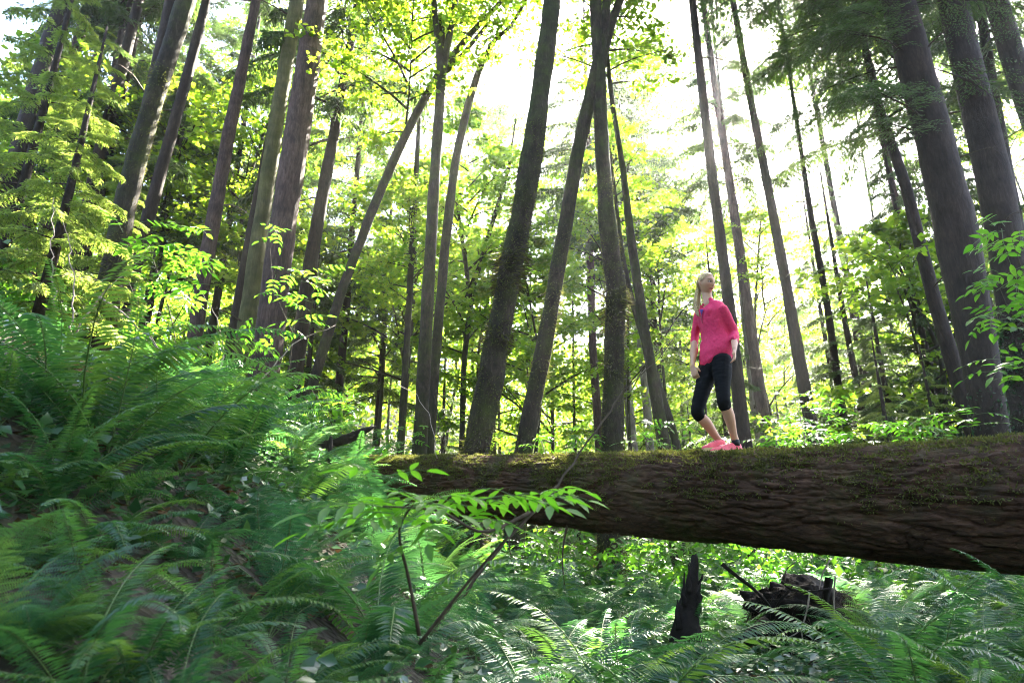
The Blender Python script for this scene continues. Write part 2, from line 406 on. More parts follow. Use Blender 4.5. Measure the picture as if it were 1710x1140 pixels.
def conifer_crown(H, R, count, **kw):
    mb = MB(); protos = [bough(1.0, **kw) for _ in range(3)]
    for k in range(count):
        f = (k+RS.uniform())/count; L = R*(1-f)**.75*RS.uniform(.7, 1.15) + .25
        m = rotz(k*2.399 + RS.normal(0, .3)); m[:3, :3] = m[:3, :3] @ np.diag([L, L*.8, L*.9]); m[2, 3] = f*H
        mb.merge(protos[k % 3], m)
    return mb
BL = [broadleaf_crown(7.5, 3.4, 26, .17, 8, 30, low=.05), broadleaf_crown(6.0, 3.0, 22, .15, 8, 28, low=.0),
      broadleaf_crown(9.0, 3.0, 30, .16, 8, 26, low=.02), broadleaf_crown(5.0, 2.4, 20, .13, 7, 26, low=.0)]
BLM = [b.mesh('broadleaf_crown', [M['thin_bark'], M['maple']]) for b in BL]
CC = [conifer_crown(15, 3.3, 56, nl=.085, nw=.018, nb=26, per=12), conifer_crown(13, 2.9, 56, nl=.095, nw=.02, nb=24, per=12), conifer_crown(10, 2.4, 56, nl=.10, nw=.022, nb=22, per=11)]
CCM = [b.mesh('conifer_crown', [M['grey_bark'], M['conifer']]) for b in CC]
CHM = [CC[k].mesh('hemlock_crown', [M['grey_bark'], M['hemlock']]) for k in (1, 2)]
BG = [bough(3.2, 46, 20, .85, .36, .085, .015) for _ in range(4)]
BGM = [b.mesh('bough', [M['grey_bark'], M['conifer']]) for b in BG]
BGH = [b.mesh('bough', [M['grey_bark'], M['hemlock']]) for b in BG]

# ------------------------------------------------------------------ the traced trees
def trunk_tree(name, label, cat, pts, Y, bark, H=24, sides=14, crown=None, group=None, rough=.05, lean=None, forks=(), flare=1.25, seg=.14, slim=.86):
    """pts: (px, py, width px) from the base upwards, all on the plane at distance Y"""
    P = np.array([np.append(PX(a, b, Y), 0) for a, b, w in pts])
    for r, (a, b, w) in zip(P, pts): r[3] = .5*slim*w*project(r[:3])[2]/FPX
    # run down to the soil
    d = norm(P[0, :3]-P[1, :3]); d = norm(d*np.array([.5, .5, 1])) if d[2] < 0 else np.array([0, 0, -1.])
    base = P[0].copy()
    for _ in range(400):
        if base[2] < terrain(base[0], base[1]) - .12: break
        base[:3] += d*.05
    zg = float(terrain(base[0], base[1]))
    base[3] = P[0, 3]*flare
    P = np.concatenate([[base], P]) if base[2] < P[0, 2]-.1 else P
    # and up to the tip
    u = norm(P[-1, :3]-P[-2, :3]); u = norm(u + np.array([0, 0, 1.2])); top = P[-1].copy(); hh = max(2.0, zg+H-top[2])
    top[:3] = P[-1, :3] + u*hh/u[2]; top[3] = max(.02, P[-1, 3]*.25)
    P = np.concatenate([P, [top]])
    n = int(min(150, max(24, np.linalg.norm(np.diff(P[:, :3], axis=0), axis=1).sum()/seg)))
    Q = smoothline(P, n)
    root = thing(name, label, cat, tuple(base[:3]), group)
    sd = RS.integers(0, 1000)
    def jit(V):
        nz = fbm(V*np.array([3.5, 3.5, 1.3]) + sd, 3, 3) - .5
        c = Q[:, None, :3]; dv = V - c
        return c + dv*(1 + rough*6*nz)[..., None]
    mb = MB(); add_tube(mb, Q[:, :3], Q[:, 3], sides, jit=jit)
    for fk in forks:
        fp = np.array([np.append(PX(a, b, Y+dy), 0) for a, b, w, dy in fk])
        for r, f4 in zip(fp, fk): r[3] = .5*f4[2]*project(r[:3])[2]/FPX
        fq = smoothline(fp, 16); add_tube(mb, fq[:, :3], fq[:, 3], 8)
    child_world(mb, 'trunk', bark, root)
    root['top'] = 0.0; del root['top']
    return root, Q
def put(mesh, name, root, loc, scale=1.0, rz=None, rx=0):
    o = obj(name, mesh, root); o.location = Vector(loc) - root.location
    o.scale = (scale, scale, scale) if np.isscalar(scale) else scale
    o.rotation_euler = (rx, 0, RS.uniform(0, 6.28) if rz is None else rz)
    return o
def at_height(Q, z):
    k = int(np.argmin(np.abs(Q[:, 2]-z))); return Q[k, :3]

def fir(label, pts, Y, bark='grey_bark', H=30, base=None, scale=1.0, var=0, hem=False, **k):
    r, Q = trunk_tree('conifer_tree', label, 'tree', pts, Y, M[bark], H, **k)
    zb = Q[0, 2] + (base if base is not None else H-15)
    put((CHM if hem else CCM)[var], 'crown', r, at_height(Q, zb), (scale, scale, max(.5, (Q[-1, 2]-zb)/(15, 13, 10)[var]) if not hem else scale))
    for q in range(9):
        k = int(RS.integers(3, max(5, int(len(Q)*.6)))); a = RS.uniform(0, 6.28)
        put(DEAD[q % 4], 'dead_branch', r, Q[k, :3] + Q[k, 3]*.9*np.array([math.cos(a), math.sin(a), 0]), RS.uniform(.7, 1.5), a)
    return r, Q
DEAD = []
for k in range(4):
    P = branch_path(np.array([-.03, 0, 0]), 0, RS.uniform(-.1, .3), RS.uniform(-.7, -.1), RS.uniform(.5, 1.3), 8, .25); mb = MB(); add_tube(mb, P, np.linspace(.016, .003, 8), 5)
    for q in range(3):
        b2 = P[2+q*2]; add_tube(mb, branch_path(b2, RS.choice([-1, 1])*RS.uniform(.4, 1.0), 0, -.5, RS.uniform(.15, .4), 4), np.linspace(.006, .002, 4), 3, cap=False)
    DEAD.append(mb.mesh('dead_branch', M['twig']))
def maple(label, pts, Y, bark='moss_bark', H=17, base=None, scale=1.0, var=0, extra=(), **k):
    r, Q = trunk_tree('maple_tree', label, 'tree', pts, Y, M[bark], H, **k)
    zb = Q[0, 2] + (base if base is not None else H-8)
    put(BLM[var], 'crown', r, at_height(Q, zb), scale)
    for (hz, sc, v) in extra: put(BLM[v], 'crown', r, at_height(Q, Q[0, 2]+hz), sc)
    return r, Q
def shaggy(Q, root, z0, z1, n, L=.10, matl='moss', width=.014):
    """tufts of moss, rootlets and small ferns clinging to a trunk"""
    q = Q[(Q[:, 2] > z0) & (Q[:, 2] < z1)]
    if len(q) < 2: return
    x = RS.uniform(0, len(q)-1.01, n); i0 = x.astype(int); p = q[i0] + (q[i0+1]-q[i0])*(x-i0)[:, None]
    cl = vnoise(np.stack([p[:, 2]*2.2, 0*x, 0*x], -1), 77)
    a = RS.uniform(0, 2*PI, n); rr = np.stack([np.cos(a), np.sin(a), 0*a], -1)
    d = norm(rr + RS.normal(0, .35, (n, 3)) + np.array([0, 0, -.5]))
    ln = L*RS.uniform(.3, 1.0, n)*(.45 + 1.2*np.clip(cl*2-.7, 0, 1))
    mb = MB(); V, F = leaf_quads(p[:, :3] + rr*p[:, 3:4]*.97, d, norm(RS.normal(size=(n, 3))), ln, width*RS.uniform(.5, 1.2, n), .2)
    mb.add(V, F); tag(child_world(mb, 'trunk_moss', M[matl], root), kind='stuff')

# left side
fir('red-brown conifer trunk at the top left corner, leftmost of the row', [(10, 330, 34), (60, 150, 31), (105, 0, 28)], 15, 'grey_bark', 28, var=1)
fir('pale slim trunk second from the top left corner', [(60, 330, 24), (105, 165, 22), (150, 0, 19)], 18, 'fir_bark', 28, var=2)
fir('slim pinkish trunk third from the top left corner', [(90, 330, 22), (140, 170, 20), (195, 0, 17)], 18, 'fir_bark', 28, var=1)
fir('dark forked slim trunk just left of the mossy maple', [(120, 470, 26), (165, 260, 22), (205, 110, 20), (232, 0, 17)], 16, 'grey_bark', 27, var=2, forks=[[(192, 150, 14, 0), (196, 80, 12, .2), (220, 0, 10, .5)]])
fir('grey conifer trunk half hidden behind the mossy maple', [(190, 470, 26), (240, 210, 24), (282, 20, 21)], 14, 'grey_bark', 28, var=1)
r6, q6 = maple('leaning maple trunk with moss streaks and scaly growth near the left bank', [(165, 560, 56), (185, 470, 54), (207, 350, 48), (235, 240, 47), (262, 150, 44), (292, 60, 42), (318, -20, 40)], 9.5, 'moss_bark', 18, base=9.5, sides=24, rough=.06, seg=.07, slim=.70)
fir('thin brown trunk between the mossy maple and the tall firs', [(205, 520, 26), (262, 310, 23), (312, 130, 20), (345, 0, 16)], 15, 'grey_bark', 27, var=2)
fir('straight brown fir with a sunlit strip at its foot', [(310, 660, 28), (345, 430, 28), (385, 210, 24), (428, 0, 17)], 15, 'fir_bark', 30, var=0)
fir('dark fir trunk hidden behind the green-tinged one', [(372, 660, 26), (428, 350, 22), (470, 140, 20), (497, 0, 18)], 16, 'grey_bark', 30, var=1)
fir('green-tinged fir trunk touching the thick purple-grey one', [(398, 668, 44), (432, 400, 30), (462, 200, 29), (496, 0, 27)], 14.7, 'green_bark', 30, var=0)
r10, q10 = fir('thick purple-grey fir trunk, largest on the left', [(430, 690, 62), (445, 600, 56), (472, 380, 50), (500, 200, 48), (530, 0, 39)], 13.6, 'fir_bark', 32, var=0, sides=22, rough=.03)
fir('brown fir trunk just right of the thick purple-grey fir', [(484, 680, 32), (525, 400, 26), (560, 210, 20), (592, 40, 15)], 17, 'grey_bark', 28, base=9, var=1)
# centre
maple('slender dark maple leaning far to the right with a forked top', [(500, 720, 20), (535, 600, 20), (572, 480, 19), (620, 355, 18), (660, 262, 17), (695, 190, 16), (735, 120, 15), (790, 52, 11), (845, -5, 8)], 13.5, 'moss_bark', 14.5, base=7.5, scale=.8, var=1, sides=12, forks=[[(715, 150, 10, 0), (770, 95, 8, .3), (815, 40, 6, .6)], [(735, 118, 11, 0), (740, 60, 9, -.2), (722, 0, 8, -.4)]])
maple('straight sunlit-edged maple trunk forking at the top beside the leaning one', [(700, 770, 30), (704, 690, 27), (715, 480, 24), (728, 260, 21), (738, 120, 17), (728, 40, 12), (722, -30, 10)], 13, 'moss_bark', 20, base=12, scale=.85, var=2, sides=12, forks=[[(738, 125, 13, 0), (752, 50, 11, .2), (764, -20, 9, .4)]])
maple('slim maple trunk crooked at the top, close behind the straight one', [(716, 770, 20), (726, 620, 19), (742, 420, 18), (760, 270, 17), (778, 190, 16), (800, 115, 13), (828, 62, 10), (850, 50, 7)], 14, 'moss_bark', 17, base=11.5, scale=.7, var=3, sides=12)
maple('thin dark stem left of the straight sunlit maple', [(668, 760, 15), (680, 560, 13), (690, 380, 12), (698, 230, 9)], 17, 'thin_bark', 12, base=5, scale=.8, var=3, sides=9)
r16, q16 = maple('big bent maple trunk shaggy with moss in the middle', [(788, 800, 58), (800, 730, 53), (820, 630, 50), (842, 500, 44), (872, 350, 43), (893, 230, 41), (908, 110, 37), (924, -10, 33)], 9.8, 'moss_bark', 20, base=12.5, sides=28, rough=.075, seg=.06)
r17, q17 = maple('mossy leaning maple trunk right of the big bent one', [(868, 790, 38), (880, 720, 35), (905, 600, 33), (940, 400, 29), (962, 270, 27), (985, 160, 25), (1010, 50, 18)], 11.5, 'moss_bark', 20, base=12.5, scale=.8, var=1, sides=18, rough=.06, seg=.08)
r18, q18 = maple('upright shaggy maple with burls, its foot showing beneath the log', [(1018, 985, 54), (1018, 900, 48), (1022, 740, 42), (1026, 600, 40), (1028, 480, 40), (1012, 350, 30), (1003, 200, 27), (998, 80, 24), (993, -20, 20)], 11.5, 'moss_bark', 20, base=12.5, scale=.9, sides=24, rough=.08, seg=.07, forks=[[(1003, 110, 17, 0), (1020, 40, 15, .2), (1048, -30, 12, .5)]])
maple('slim maple leaning left behind the burly upright trunk', [(1118, 800, 28), (1105, 720, 25), (1078, 560, 20), (1055, 410, 17), (1040, 280, 12), (1022, 170, 9)], 13, 'moss_bark', 17, base=11, scale=.7, var=1, sides=12)
maple('thin stem crossing low behind the slim left-leaning maple', [(1140, 790, 18), (1122, 710, 16), (1085, 600, 13), (1052, 490, 12), (1040, 430, 9)], 14, 'thin_bark', 13, base=8.5, scale=.5, var=3, sides=9)
fir('distant reddish trunk seen between two mossy maples', [(1005, 800, 18), (990, 580, 16), (985, 400, 14), (982, 240, 11)], 24, 'fir_bark', 26, base=12, var=1, sides=9)
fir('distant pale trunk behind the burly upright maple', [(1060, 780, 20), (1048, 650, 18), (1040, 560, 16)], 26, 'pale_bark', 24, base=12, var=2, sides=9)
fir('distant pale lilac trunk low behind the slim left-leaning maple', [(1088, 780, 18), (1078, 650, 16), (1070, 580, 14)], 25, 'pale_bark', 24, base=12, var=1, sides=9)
maple('forked thin maple in the middle distance left of the bent trunk', [(770, 780, 11), (775, 600, 11), (790, 480, 10), (820, 380, 9), (850, 280, 7)], 19, 'thin_bark', 12, base=5, var=2, sides=8, forks=[[(785, 500, 8, 0), (775, 420, 7, .2), (762, 330, 5, .4)]])
# right
fir('tall straight dark fir pole rising behind the walker', [(1248, 780, 31), (1238, 700, 28), (1215, 490, 22), (1190, 300, 19), (1167, 100, 16), (1154, -20, 14)], 15, 'grey_bark', 31, base=17, var=0, sides=14, rough=.03)
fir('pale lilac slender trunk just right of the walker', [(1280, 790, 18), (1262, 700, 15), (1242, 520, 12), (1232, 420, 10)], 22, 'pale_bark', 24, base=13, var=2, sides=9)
fir('faded brown trunk between the two fir poles', [(1300, 790, 26), (1272, 680, 22), (1240, 450, 19), (1215, 280, 16), (1190, 120, 13)], 21, 'fir_bark', 38, base=25, var=1, sides=10, scale=1.5)
fir('dark fir pole standing over the sunlit shrub', [(1372, 790, 27), (1345, 660, 24), (1312, 470, 20), (1282, 310, 17), (1250, 150, 14), (1222, -10, 11)], 16, 'grey_bark', 34, base=20, var=0, scale=1.3, sides=12, rough=.03)
fir('thin conifer trunk right of the sunlit shrub', [(1420, 790, 17), (1405, 680, 15), (1380, 500, 13), (1352, 350, 11), (1330, 200, 8)], 20, 'grey_bark', 39, base=25, var=0, sides=9, scale=1.4)
fir('short stretch of far trunk deep in the right-hand wood', [(1470, 790, 22), (1440, 600, 18), (1412, 450, 15), (1390, 330, 11)], 25, 'grey_bark', 44, base=29, var=0, sides=9, scale=1.5)
fir('distant brown trunk left of the slanting dark fir', [(1600, 800, 24), (1562, 640, 21), (1535, 520, 18), (1512, 420, 16), (1480, 260, 12)], 20, 'fir_bark', 32, base=13, var=0, sides=10, scale=1.4)
fir('slanting dark fir left of the pair of huge trunks', [(1650, 800, 34), (1610, 670, 30), (1560, 500, 25), (1512, 310, 20), (1468, 180, 16), (1440, 60, 12)], 14, 'grey_bark', 28, base=13, var=0, sides=14, rough=.03)
r28, q28 = fir('huge dark conifer trunk with hanging boughs at the right', [(1668, 800, 66), (1655, 710, 60), (1630, 560, 66), (1600, 400, 76), (1562, 240, 66), (1530, 120, 60), (1495, -20, 54)], 11, 'grey_bark', 30, base=15, var=0, sides=26, rough=.03)
r29, q29 = fir('huge ivy-clad trunk at the right edge', [(1722, 800, 60), (1712, 660, 60), (1692, 480, 62), (1662, 310, 60), (1622, 140, 54), (1588, -10, 48)], 12, 'grey_bark', 30, base=15, var=0, sides=24, rough=.03)
fir('dark trunk slanting through the top right corner', [(1850, 560, 48), (1780, 350, 46), (1712, 160, 42), (1662, 0, 38)], 13, 'grey_bark', 29, base=14, var=1, sides=16, rough=.03)
fir('thin dark trunk in the gap right of the two huge ones', [(1735, 560, 24), (1690, 330, 21), (1660, 160, 19), (1635, 0, 17)], 16, 'grey_bark', 27, base=13, var=2)
# coverings
shaggy(q16, r16, .5, 8, 5200, .15); shaggy(q16, r16, .3, 7, 2600, .20, 'twig', .006)
shaggy(q18, r18, 0, 8, 4200, .13); shaggy(q18, r18, 0, 6.5, 2000, .18, 'twig', .006)
shaggy(q17, r17, 0, 7, 2600, .09); shaggy(q6, r6, 2, 9, 2600, .09)
shaggy(q29, r29, 1.5, 5.2, 2600, .11, 'ivy', .08); shaggy(q28, r28, 1.0, 3.6, 500, .09, 'ivy', .07)
shaggy(q6, r6, 2.5, 5.0, 700, .10, 'litter', .07)
# hanging boughs on the huge right-hand conifer, in view against the light
for k in range(54):
    py = RS.uniform(-330, 235); x = np.argmin(np.abs(project(q28[:, :3])[1] - py)); p = q28[x, :3]
    az = RS.uniform(2.4, 3.8) if k < 44 else RS.uniform(4.2, 6.8)
    b = put(BGM[k % 4], 'bough', r28, p, RS.uniform(.75, 1.15), az)

# ------------------------------------------------------------------ trees of the background
STEM = []
for k in range(3):
    P = smoothline([(0, 0, -.3), (RS.normal(0, .15), RS.normal(0, .15), 3), (RS.normal(0, .3), RS.normal(0, .3), 6), (RS.normal(0, .4), RS.normal(0, .4), 10)], 20)
    mb = MB(); add_tube(mb, P, np.linspace(.085, .03, 20), 8)
    for q in range(3):
        b = P[8+3*q]; B2 = branch_path(b, RS.uniform(0, 6.3), .9, .5, 2.2, 6); add_tube(mb, B2, np.linspace(.035, .01, 6), 5, cap=False)
    STEM.append(mb.mesh('stem', M['thin_bark']))
POLE = []
for k in range(2):
    mb = MB(); add_tube(mb, [(0, 0, -.3), (.05, .02, 6), (0, .08, 12), (0, 0, 20)], [.17, .14, .10, .03], 10); POLE.append(mb.mesh('pole', M['grey_bark']))
REG = [(-400, 70, 'at the left edge'), (70, 230, 'behind the leaning left-hand maple'), (230, 370, 'between the left-hand maple and the tall firs'), (370, 500, 'behind the thick purple-grey fir'),
       (500, 640, 'behind the far-leaning slender maple'), (640, 780, 'behind the pair of straight maples'), (780, 890, 'behind the big bent maple'), (890, 990, 'right of the big bent maple'),
       (990, 1080, 'behind the burly upright maple'), (1080, 1180, 'left of the walker'), (1180, 1290, 'behind the walker'), (1290, 1400, 'behind the sunlit shrub'),
       (1400, 1510, 'left of the slanting dark fir'), (1510, 1620, 'behind the slanting dark fir'), (1620, 2200, 'behind the huge trunks on the right')]
def region(px): return next((t for a, b, t in REG if a <= px < b), 'at the edge of the view')
ORD = ['nearest', 'second nearest', 'third nearest', 'fourth nearest', 'fifth nearest', 'sixth nearest', 'seventh nearest', 'eighth nearest']
HOLES = [(1140, 1345, -80, 230), (660, 850, 170, 290), (930, 975, 330, 500), (1455, 1520, 190, 380)]
def in_hole(px, py, m=0): return any(a-m < px < b+m and c-m < py < d+m for a, b, c, d in HOLES)
def background(kind, spots, group, look, cat='tree'):
    """spots: (px, Y, crown base above the soil, scale, variant)"""
    reg = {}
    for sx in spots: reg.setdefault(region(sx[0]), []).append(sx)
    for rg, lst in reg.items():
        lst.sort(key=lambda q: q[1])
        for k, (px, Y, zb, sc, v) in enumerate(lst):
            x = ray(px, 700)[0]/ray(px, 700)[1]*Y; z = float(terrain(x, Y))
            lab = f'{ORD[min(k, 7)]} {look} {rg}' if len(lst) > 1 else f'{look} {rg}'
            r = thing(kind, lab, cat, (x, Y, z), group)
            if kind == 'understory_maple':
                o = obj('trunk', STEM[v % 3], r); H = (7.5, 6, 9, 5)[v]*sc + zb; o.scale = (sc, sc, H/10.5); o.rotation_euler.z = RS.uniform(0, 6.28)
                o = obj('crown', BLM[v], r); o.location = (0, 0, zb); o.scale = (sc, sc, sc); o.rotation_euler.z = RS.uniform(0, 6.28)
            else:
                hem = kind == 'young_hemlock'; H = ((13, 10) if hem else (15, 13, 10))[v]*sc
                o = obj('trunk', POLE[v % 2], r); o.scale = (sc, sc, (H+zb)/20)
                o = obj('crown', (CHM if hem else CCM)[v], r); o.location = (0, 0, zb); o.scale = (sc, sc, sc); o.rotation_euler.z = RS.uniform(0, 6.28)
sp_m = []
for Y0, step, zlo, zhi in ((19, 210, .3, 4.5), (23, 150, .5, 8), (29, 125, 1.0, 12), (38, 115, 1.0, 16), (33, 135, 13, 24)):
    px = -120 + RS.uniform(0, 60)
    while px < 1840:
        Y = Y0*RS.uniform(.88, 1.14); zb = RS.uniform(zlo, zhi); v = int(RS.integers(0, 4)); sc = RS.uniform(.75, 1.15)*(1+.012*(Y-15))
        x = ray(px, 700)[0]/ray(px, 700)[1]*Y; c = np.array([x, Y, terrain(x, Y)+zb+3*sc]); qx, qy, _ = project(c)
        if not in_hole(qx, qy, 45) and not (Y < 22 and 1050 < px < 1420): sp_m.append((px, Y, zb, sc, v))
        px += step*RS.uniform(.7, 1.3)
sp_m += [(1085, 31, 12, 1.15, 2), (1115, 27, 8, 1.0, 0), (960, 31, 14, 1.0, 1), (830, 35, 16, 1.2, 0), (885, 28, 12, .9, 3), (560, 30, 13, 1.1, 2), (1060, 24, 10, .8, 1)]
background('understory_maple', sp_m, 'leafy maples filling the middle distance', 'thin leafy lime-green maple')
sp_c = []
for px, Y, zb, sc, v in ((560, 22, 5, .9, 0), (630, 26, 3, .9, 1), (505, 20, 1, .6, 2), (420, 24, 3, 1, 1), (330, 22, 6, .9, 0), (210, 20, 5, 1, 1), (80, 17, 6, .9, 0), (740, 34, 1, .8, 2),
                         (880, 32, 0.5, .7, 2), (960, 26, .4, .55, 2), (1105, 33, 9, 1, 0), (1150, 27, .5, .6, 2), (1210, 22, 2.0, .7, 1), (1300, 29, 1.0, .6, 2), (1400, 27, 4, .8, 0), (1440, 20, 2, .8, 1), (1490, 16, 1.2, .6, 2), (1570, 18, 2, .8, 1), (1640, 20, 5, .9, 0), (1700, 17, 3, .8, 1)):
    sp_c.append((px, Y, zb, sc, v))
background('background_conifer', sp_c, 'dark conifers in the middle distance', 'dark feathery conifer')
background('young_hemlock', [(20, 8.2, .4, .46, 1), (-70, 10.5, .5, .6, 0), (120, 12.5, .6, .45, 1), (1480, 12.5, .3, .42, 1), (1560, 11.5, .3, .38, 1)], 'young hemlocks', 'bright yellow-green drooping hemlock')

# the far wood closes the view: one mass of leaves too distant to tell apart
mb = MB(); C = []
for k in range(900):
    Y = RS.uniform(42, 78); px = RS.uniform(-150, 1860); x = ray(px, 700)[0]/ray(px, 700)[1]*Y; z = float(terrain(x, Y)); h = RS.uniform(0, 1)**1.1*36 if k < 430 else RS.uniform(0, 11)
    c = np.array([x, Y, z+h]); qx, qy, _ = project(c)
    if in_hole(qx, qy, 55) or (qy < 330 and 600 < qx < 1350 and RS.uniform() < .2): continue
    rr = RS.uniform(2.0, 4.5); m = 210
    d = norm(RS.normal(size=(m, 3)))*(RS.uniform(0, 1, m)**.4)[:, None]*rr*np.array([1, 1, .6])
    C.append(c + d)
C = np.concatenate(C); n = len(C)
V, F = leaf_quads(C, RS.normal(size=(n, 3)), norm(RS.normal(0, .5, (n, 3)) + np.array([0, 0, 1])), RS.uniform(.25, .55, n), RS.uniform(.2, .45, n), .1, .5)
tag(mb.add(V, F).build('forest', M['maple']), 'far-off sunlit wood closing the view', 'forest', kind='stuff')

# unseen leaf mass of the wood, added behind the camera to block sky light
C = []
for k in range(400):
    a = RS.uniform(PI*.98, PI*2.02); d_ = RS.uniform(9, 26); c = np.array([d_*math.cos(a), d_*math.sin(a)-1, RS.uniform(4, 24)]); m = 170
    C.append(c + norm(RS.normal(size=(m, 3)))*(RS.uniform(0, 1, m)**.4)[:, None]*RS.uniform(1.6, 3.4)*np.array([1, 1, .6]))
C = np.concatenate(C); n = len(C)
V, F = leaf_quads(C, RS.normal(size=(n, 3)), norm(RS.normal(0, .5, (n, 3)) + np.array([0, 0, 1])), RS.uniform(.25, .5, n), RS.uniform(.2, .4, n), .1, .5)
tag(MB().add(V, F).build('forest', M['conifer']), 'unseen mass of wood added behind the camera to shade the view', 'forest', kind='stuff')

# low leafy undergrowth between the trees
C = []
for k in range(900):
    Y = 8.5 + 30*RS.uniform()**1.5; px = RS.uniform(-200, 1900); x = ray(px, 700)[0]/ray(px, 700)[1]*Y + RS.normal(0, .3)
    if -6 < x < 6 and Y < 9.5: continue
    m = 42; rr = RS.uniform(.3, .9); h = RS.uniform(.25, 1.15)
    d = RS.normal(size=(m, 3))*np.array([rr, rr, .16])*.6; d[:, 2] += h*RS.uniform(.4, 1, m)
    c = np.array([x, Y, 0]) + d; c[:, 2] += terrain(c[:, 0], c[:, 1]); C.append(c)
C = np.concatenate(C); n = len(C)
V, F = leaf_quads(C, RS.normal(size=(n, 3)), norm(RS.normal(0, .4, (n, 3)) + np.array([0, 0, 1])), RS.uniform(.08, .17, n), RS.uniform(.06, .12, n), .1, .5)
tag(MB().add(V, F).build('undergrowth', M['shrub']), 'low leafy undergrowth carpeting the wood between the trunks', 'undergrowth', kind='stuff')

# ------------------------------------------------------------------ ferns
def frond(L, e0, e1, kind, n_pin):
    n = 14; t = np.linspace(0, 1, n); el = e0 + (e1-e0)*t**1.1
    P = np.concatenate([[np.zeros(3)], np.cumsum(np.stack([np.cos(el), .10*np.sin(t*3)*0+RS.normal(0, .015, n), np.sin(el)], -1)[1:]*L/(n-1), axis=0)])
    mb = MB(); add_tube(mb, P, np.linspace(.0045, .0012, n), 4, cap=False)
    C = []; D = []; NN = []; LL = []; WW = []
    u = np.linspace(.14, .99, n_pin)
    for k, uu in enumerate(u):
        x = uu*(n-1); i0 = min(int(x), n-2); b = P[i0]+(P[i0+1]-P[i0])*(x-i0); tg = norm(P[i0+1]-P[i0]); nrm = norm(np.cross(tg, np.cross([0, 0, 1.], tg)+1e-9)); nrm = norm(np.array([-tg[2], 0, tg[0]]))
        for sg in (-1, 1):
            sd = np.array([0, sg*1., 0])
            if kind == 'sword':
                l = L*.115*min(1, (uu-.08)*6)*(1-.92*max(0, uu-.35)/.65)**.8*RS.uniform(.88, 1.1)+.008
                C.append(b); D.append(norm(sd + tg*.28 - nrm*RS.uniform(.0, .28) + RS.normal(0, .05, 3))); NN.append(norm(nrm + RS.normal(0, .18, 3))); LL.append(l); WW.append(max(.007, L*.85/n_pin*.78))
            else:
                l = L*.25*min(1, (uu-.02)*3.6)*(1-.96*max(0, uu-.3)/.7)**.75*RS.uniform(.88, 1.1)+.006
                pd = norm(sd + tg*.38 - nrm*RS.uniform(.05, .3)); ms = max(3, int(l/.0125)); f = np.linspace(.06, 1, ms)
                pts = b + pd*(f*l)[:, None] - nrm*(f**2*l*.18)[:, None]
                ls = .026*(L/.9)*(1.05-.85*f)*min(1, l/.10+.25)+.004
                for s2 in (-1, 1):
                    side = norm(np.cross(nrm, pd))*s2
                    for q in range(ms):
                        C.append(pts[q]); D.append(norm(side + pd*.45)); NN.append(nrm); LL.append(ls[q]); WW.append(max(.006, .0115*(L/.9)))
    V, F = leaf_quads(C, np.array(D), np.array(NN), np.array(LL), np.array(WW), .10, .38)
    mb.add(V, F, 1)
    return mb
FR = {'sword': [frond(1.0, a, b, 'sword', 44).mesh('frond', [M['stem'], M['fern']]) for a, b in ((1.25, -.35), (1.05, -.6), (1.35, .1), (.8, -.5), (1.15, -.15))],
      'lady': [frond(.9, a, b, 'lady', 24).mesh('frond', [M['stem'], M['lady']]) for a, b in ((1.2, -.2), (1.0, -.5), (1.3, .2), (.75, -.35))],
      'dry': [frond(.8, a, b, 'sword', 36).mesh('frond', [M['twig'], M['dry']]) for a, b in ((.7, -1.0), (.3, -1.2))]}
def fern(label, group, loc, kind='sword', n=12, size=1.0, tilt=(0, 0)):
    r = thing('sword_fern' if kind == 'sword' else ('lady_fern' if kind == 'lady' else 'dead_fern'), label, 'fern', tuple(loc), group)
    r.rotation_euler = (tilt[0], tilt[1], 0)
    a0 = RS.uniform(0, 6.28)
    for k in range(n):
        o = obj('frond', FR[kind][int(RS.integers(0, len(FR[kind])))], r); s = size*RS.uniform(.7, 1.12)
        o.scale = (s, s*RS.uniform(.85, 1.1), s); o.rotation_euler = (RS.normal(0, .22), RS.normal(0, .12), a0 + k*2*PI/n + RS.normal(0, .16))
    return r
ZONES = [(-500, 170, 'on the bank at the left edge'), (170, 380, 'on the bank below the leaning maple'), (380, 560, 'on the bank below the purple-grey fir'), (560, 760, 'by the far end of the log'),
         (760, 960, 'in the gully under mid log'), (960, 1150, 'near the shaggy tree foot'), (1150, 1290, 'round the pointed stump'), (1290, 1450, 'by the dark root clump'), (1450, 2300, 'under the thick end of the log')]
def zone(px): return next(t for a, b, t in ZONES if a <= px < b)
cand = []
tries = 0
while len(cand) < 245 and tries < 40000:
    tries += 1
    Y = 1.15 + 10.0*RS.uniform()**1.15; x = RS.uniform(-.86, .86)*Y
    z = float(terrain(x, Y)); qx, qy, _ = project(np.array([x, Y, z+.45]))
    if qy > 1230 or qx < -120 or qx > 1830: continue
    if Y < 2.0 and (qy < 800 or x > -.1): continue
    if qy < (600 if qx < 260 else 575): continue
    if 1225 < qx < 1450 and 2.0 < Y < 6.9 or 1085 < qx < 1225 and 2.6 < Y < 5.8: continue              # the root clump keeps its clearing
    if any((x-a)**2+(Y-b)**2 < (.34+.020*Y)**2 for a, b, _, _ in cand): continue
    cand.append((x, Y, z, qx))
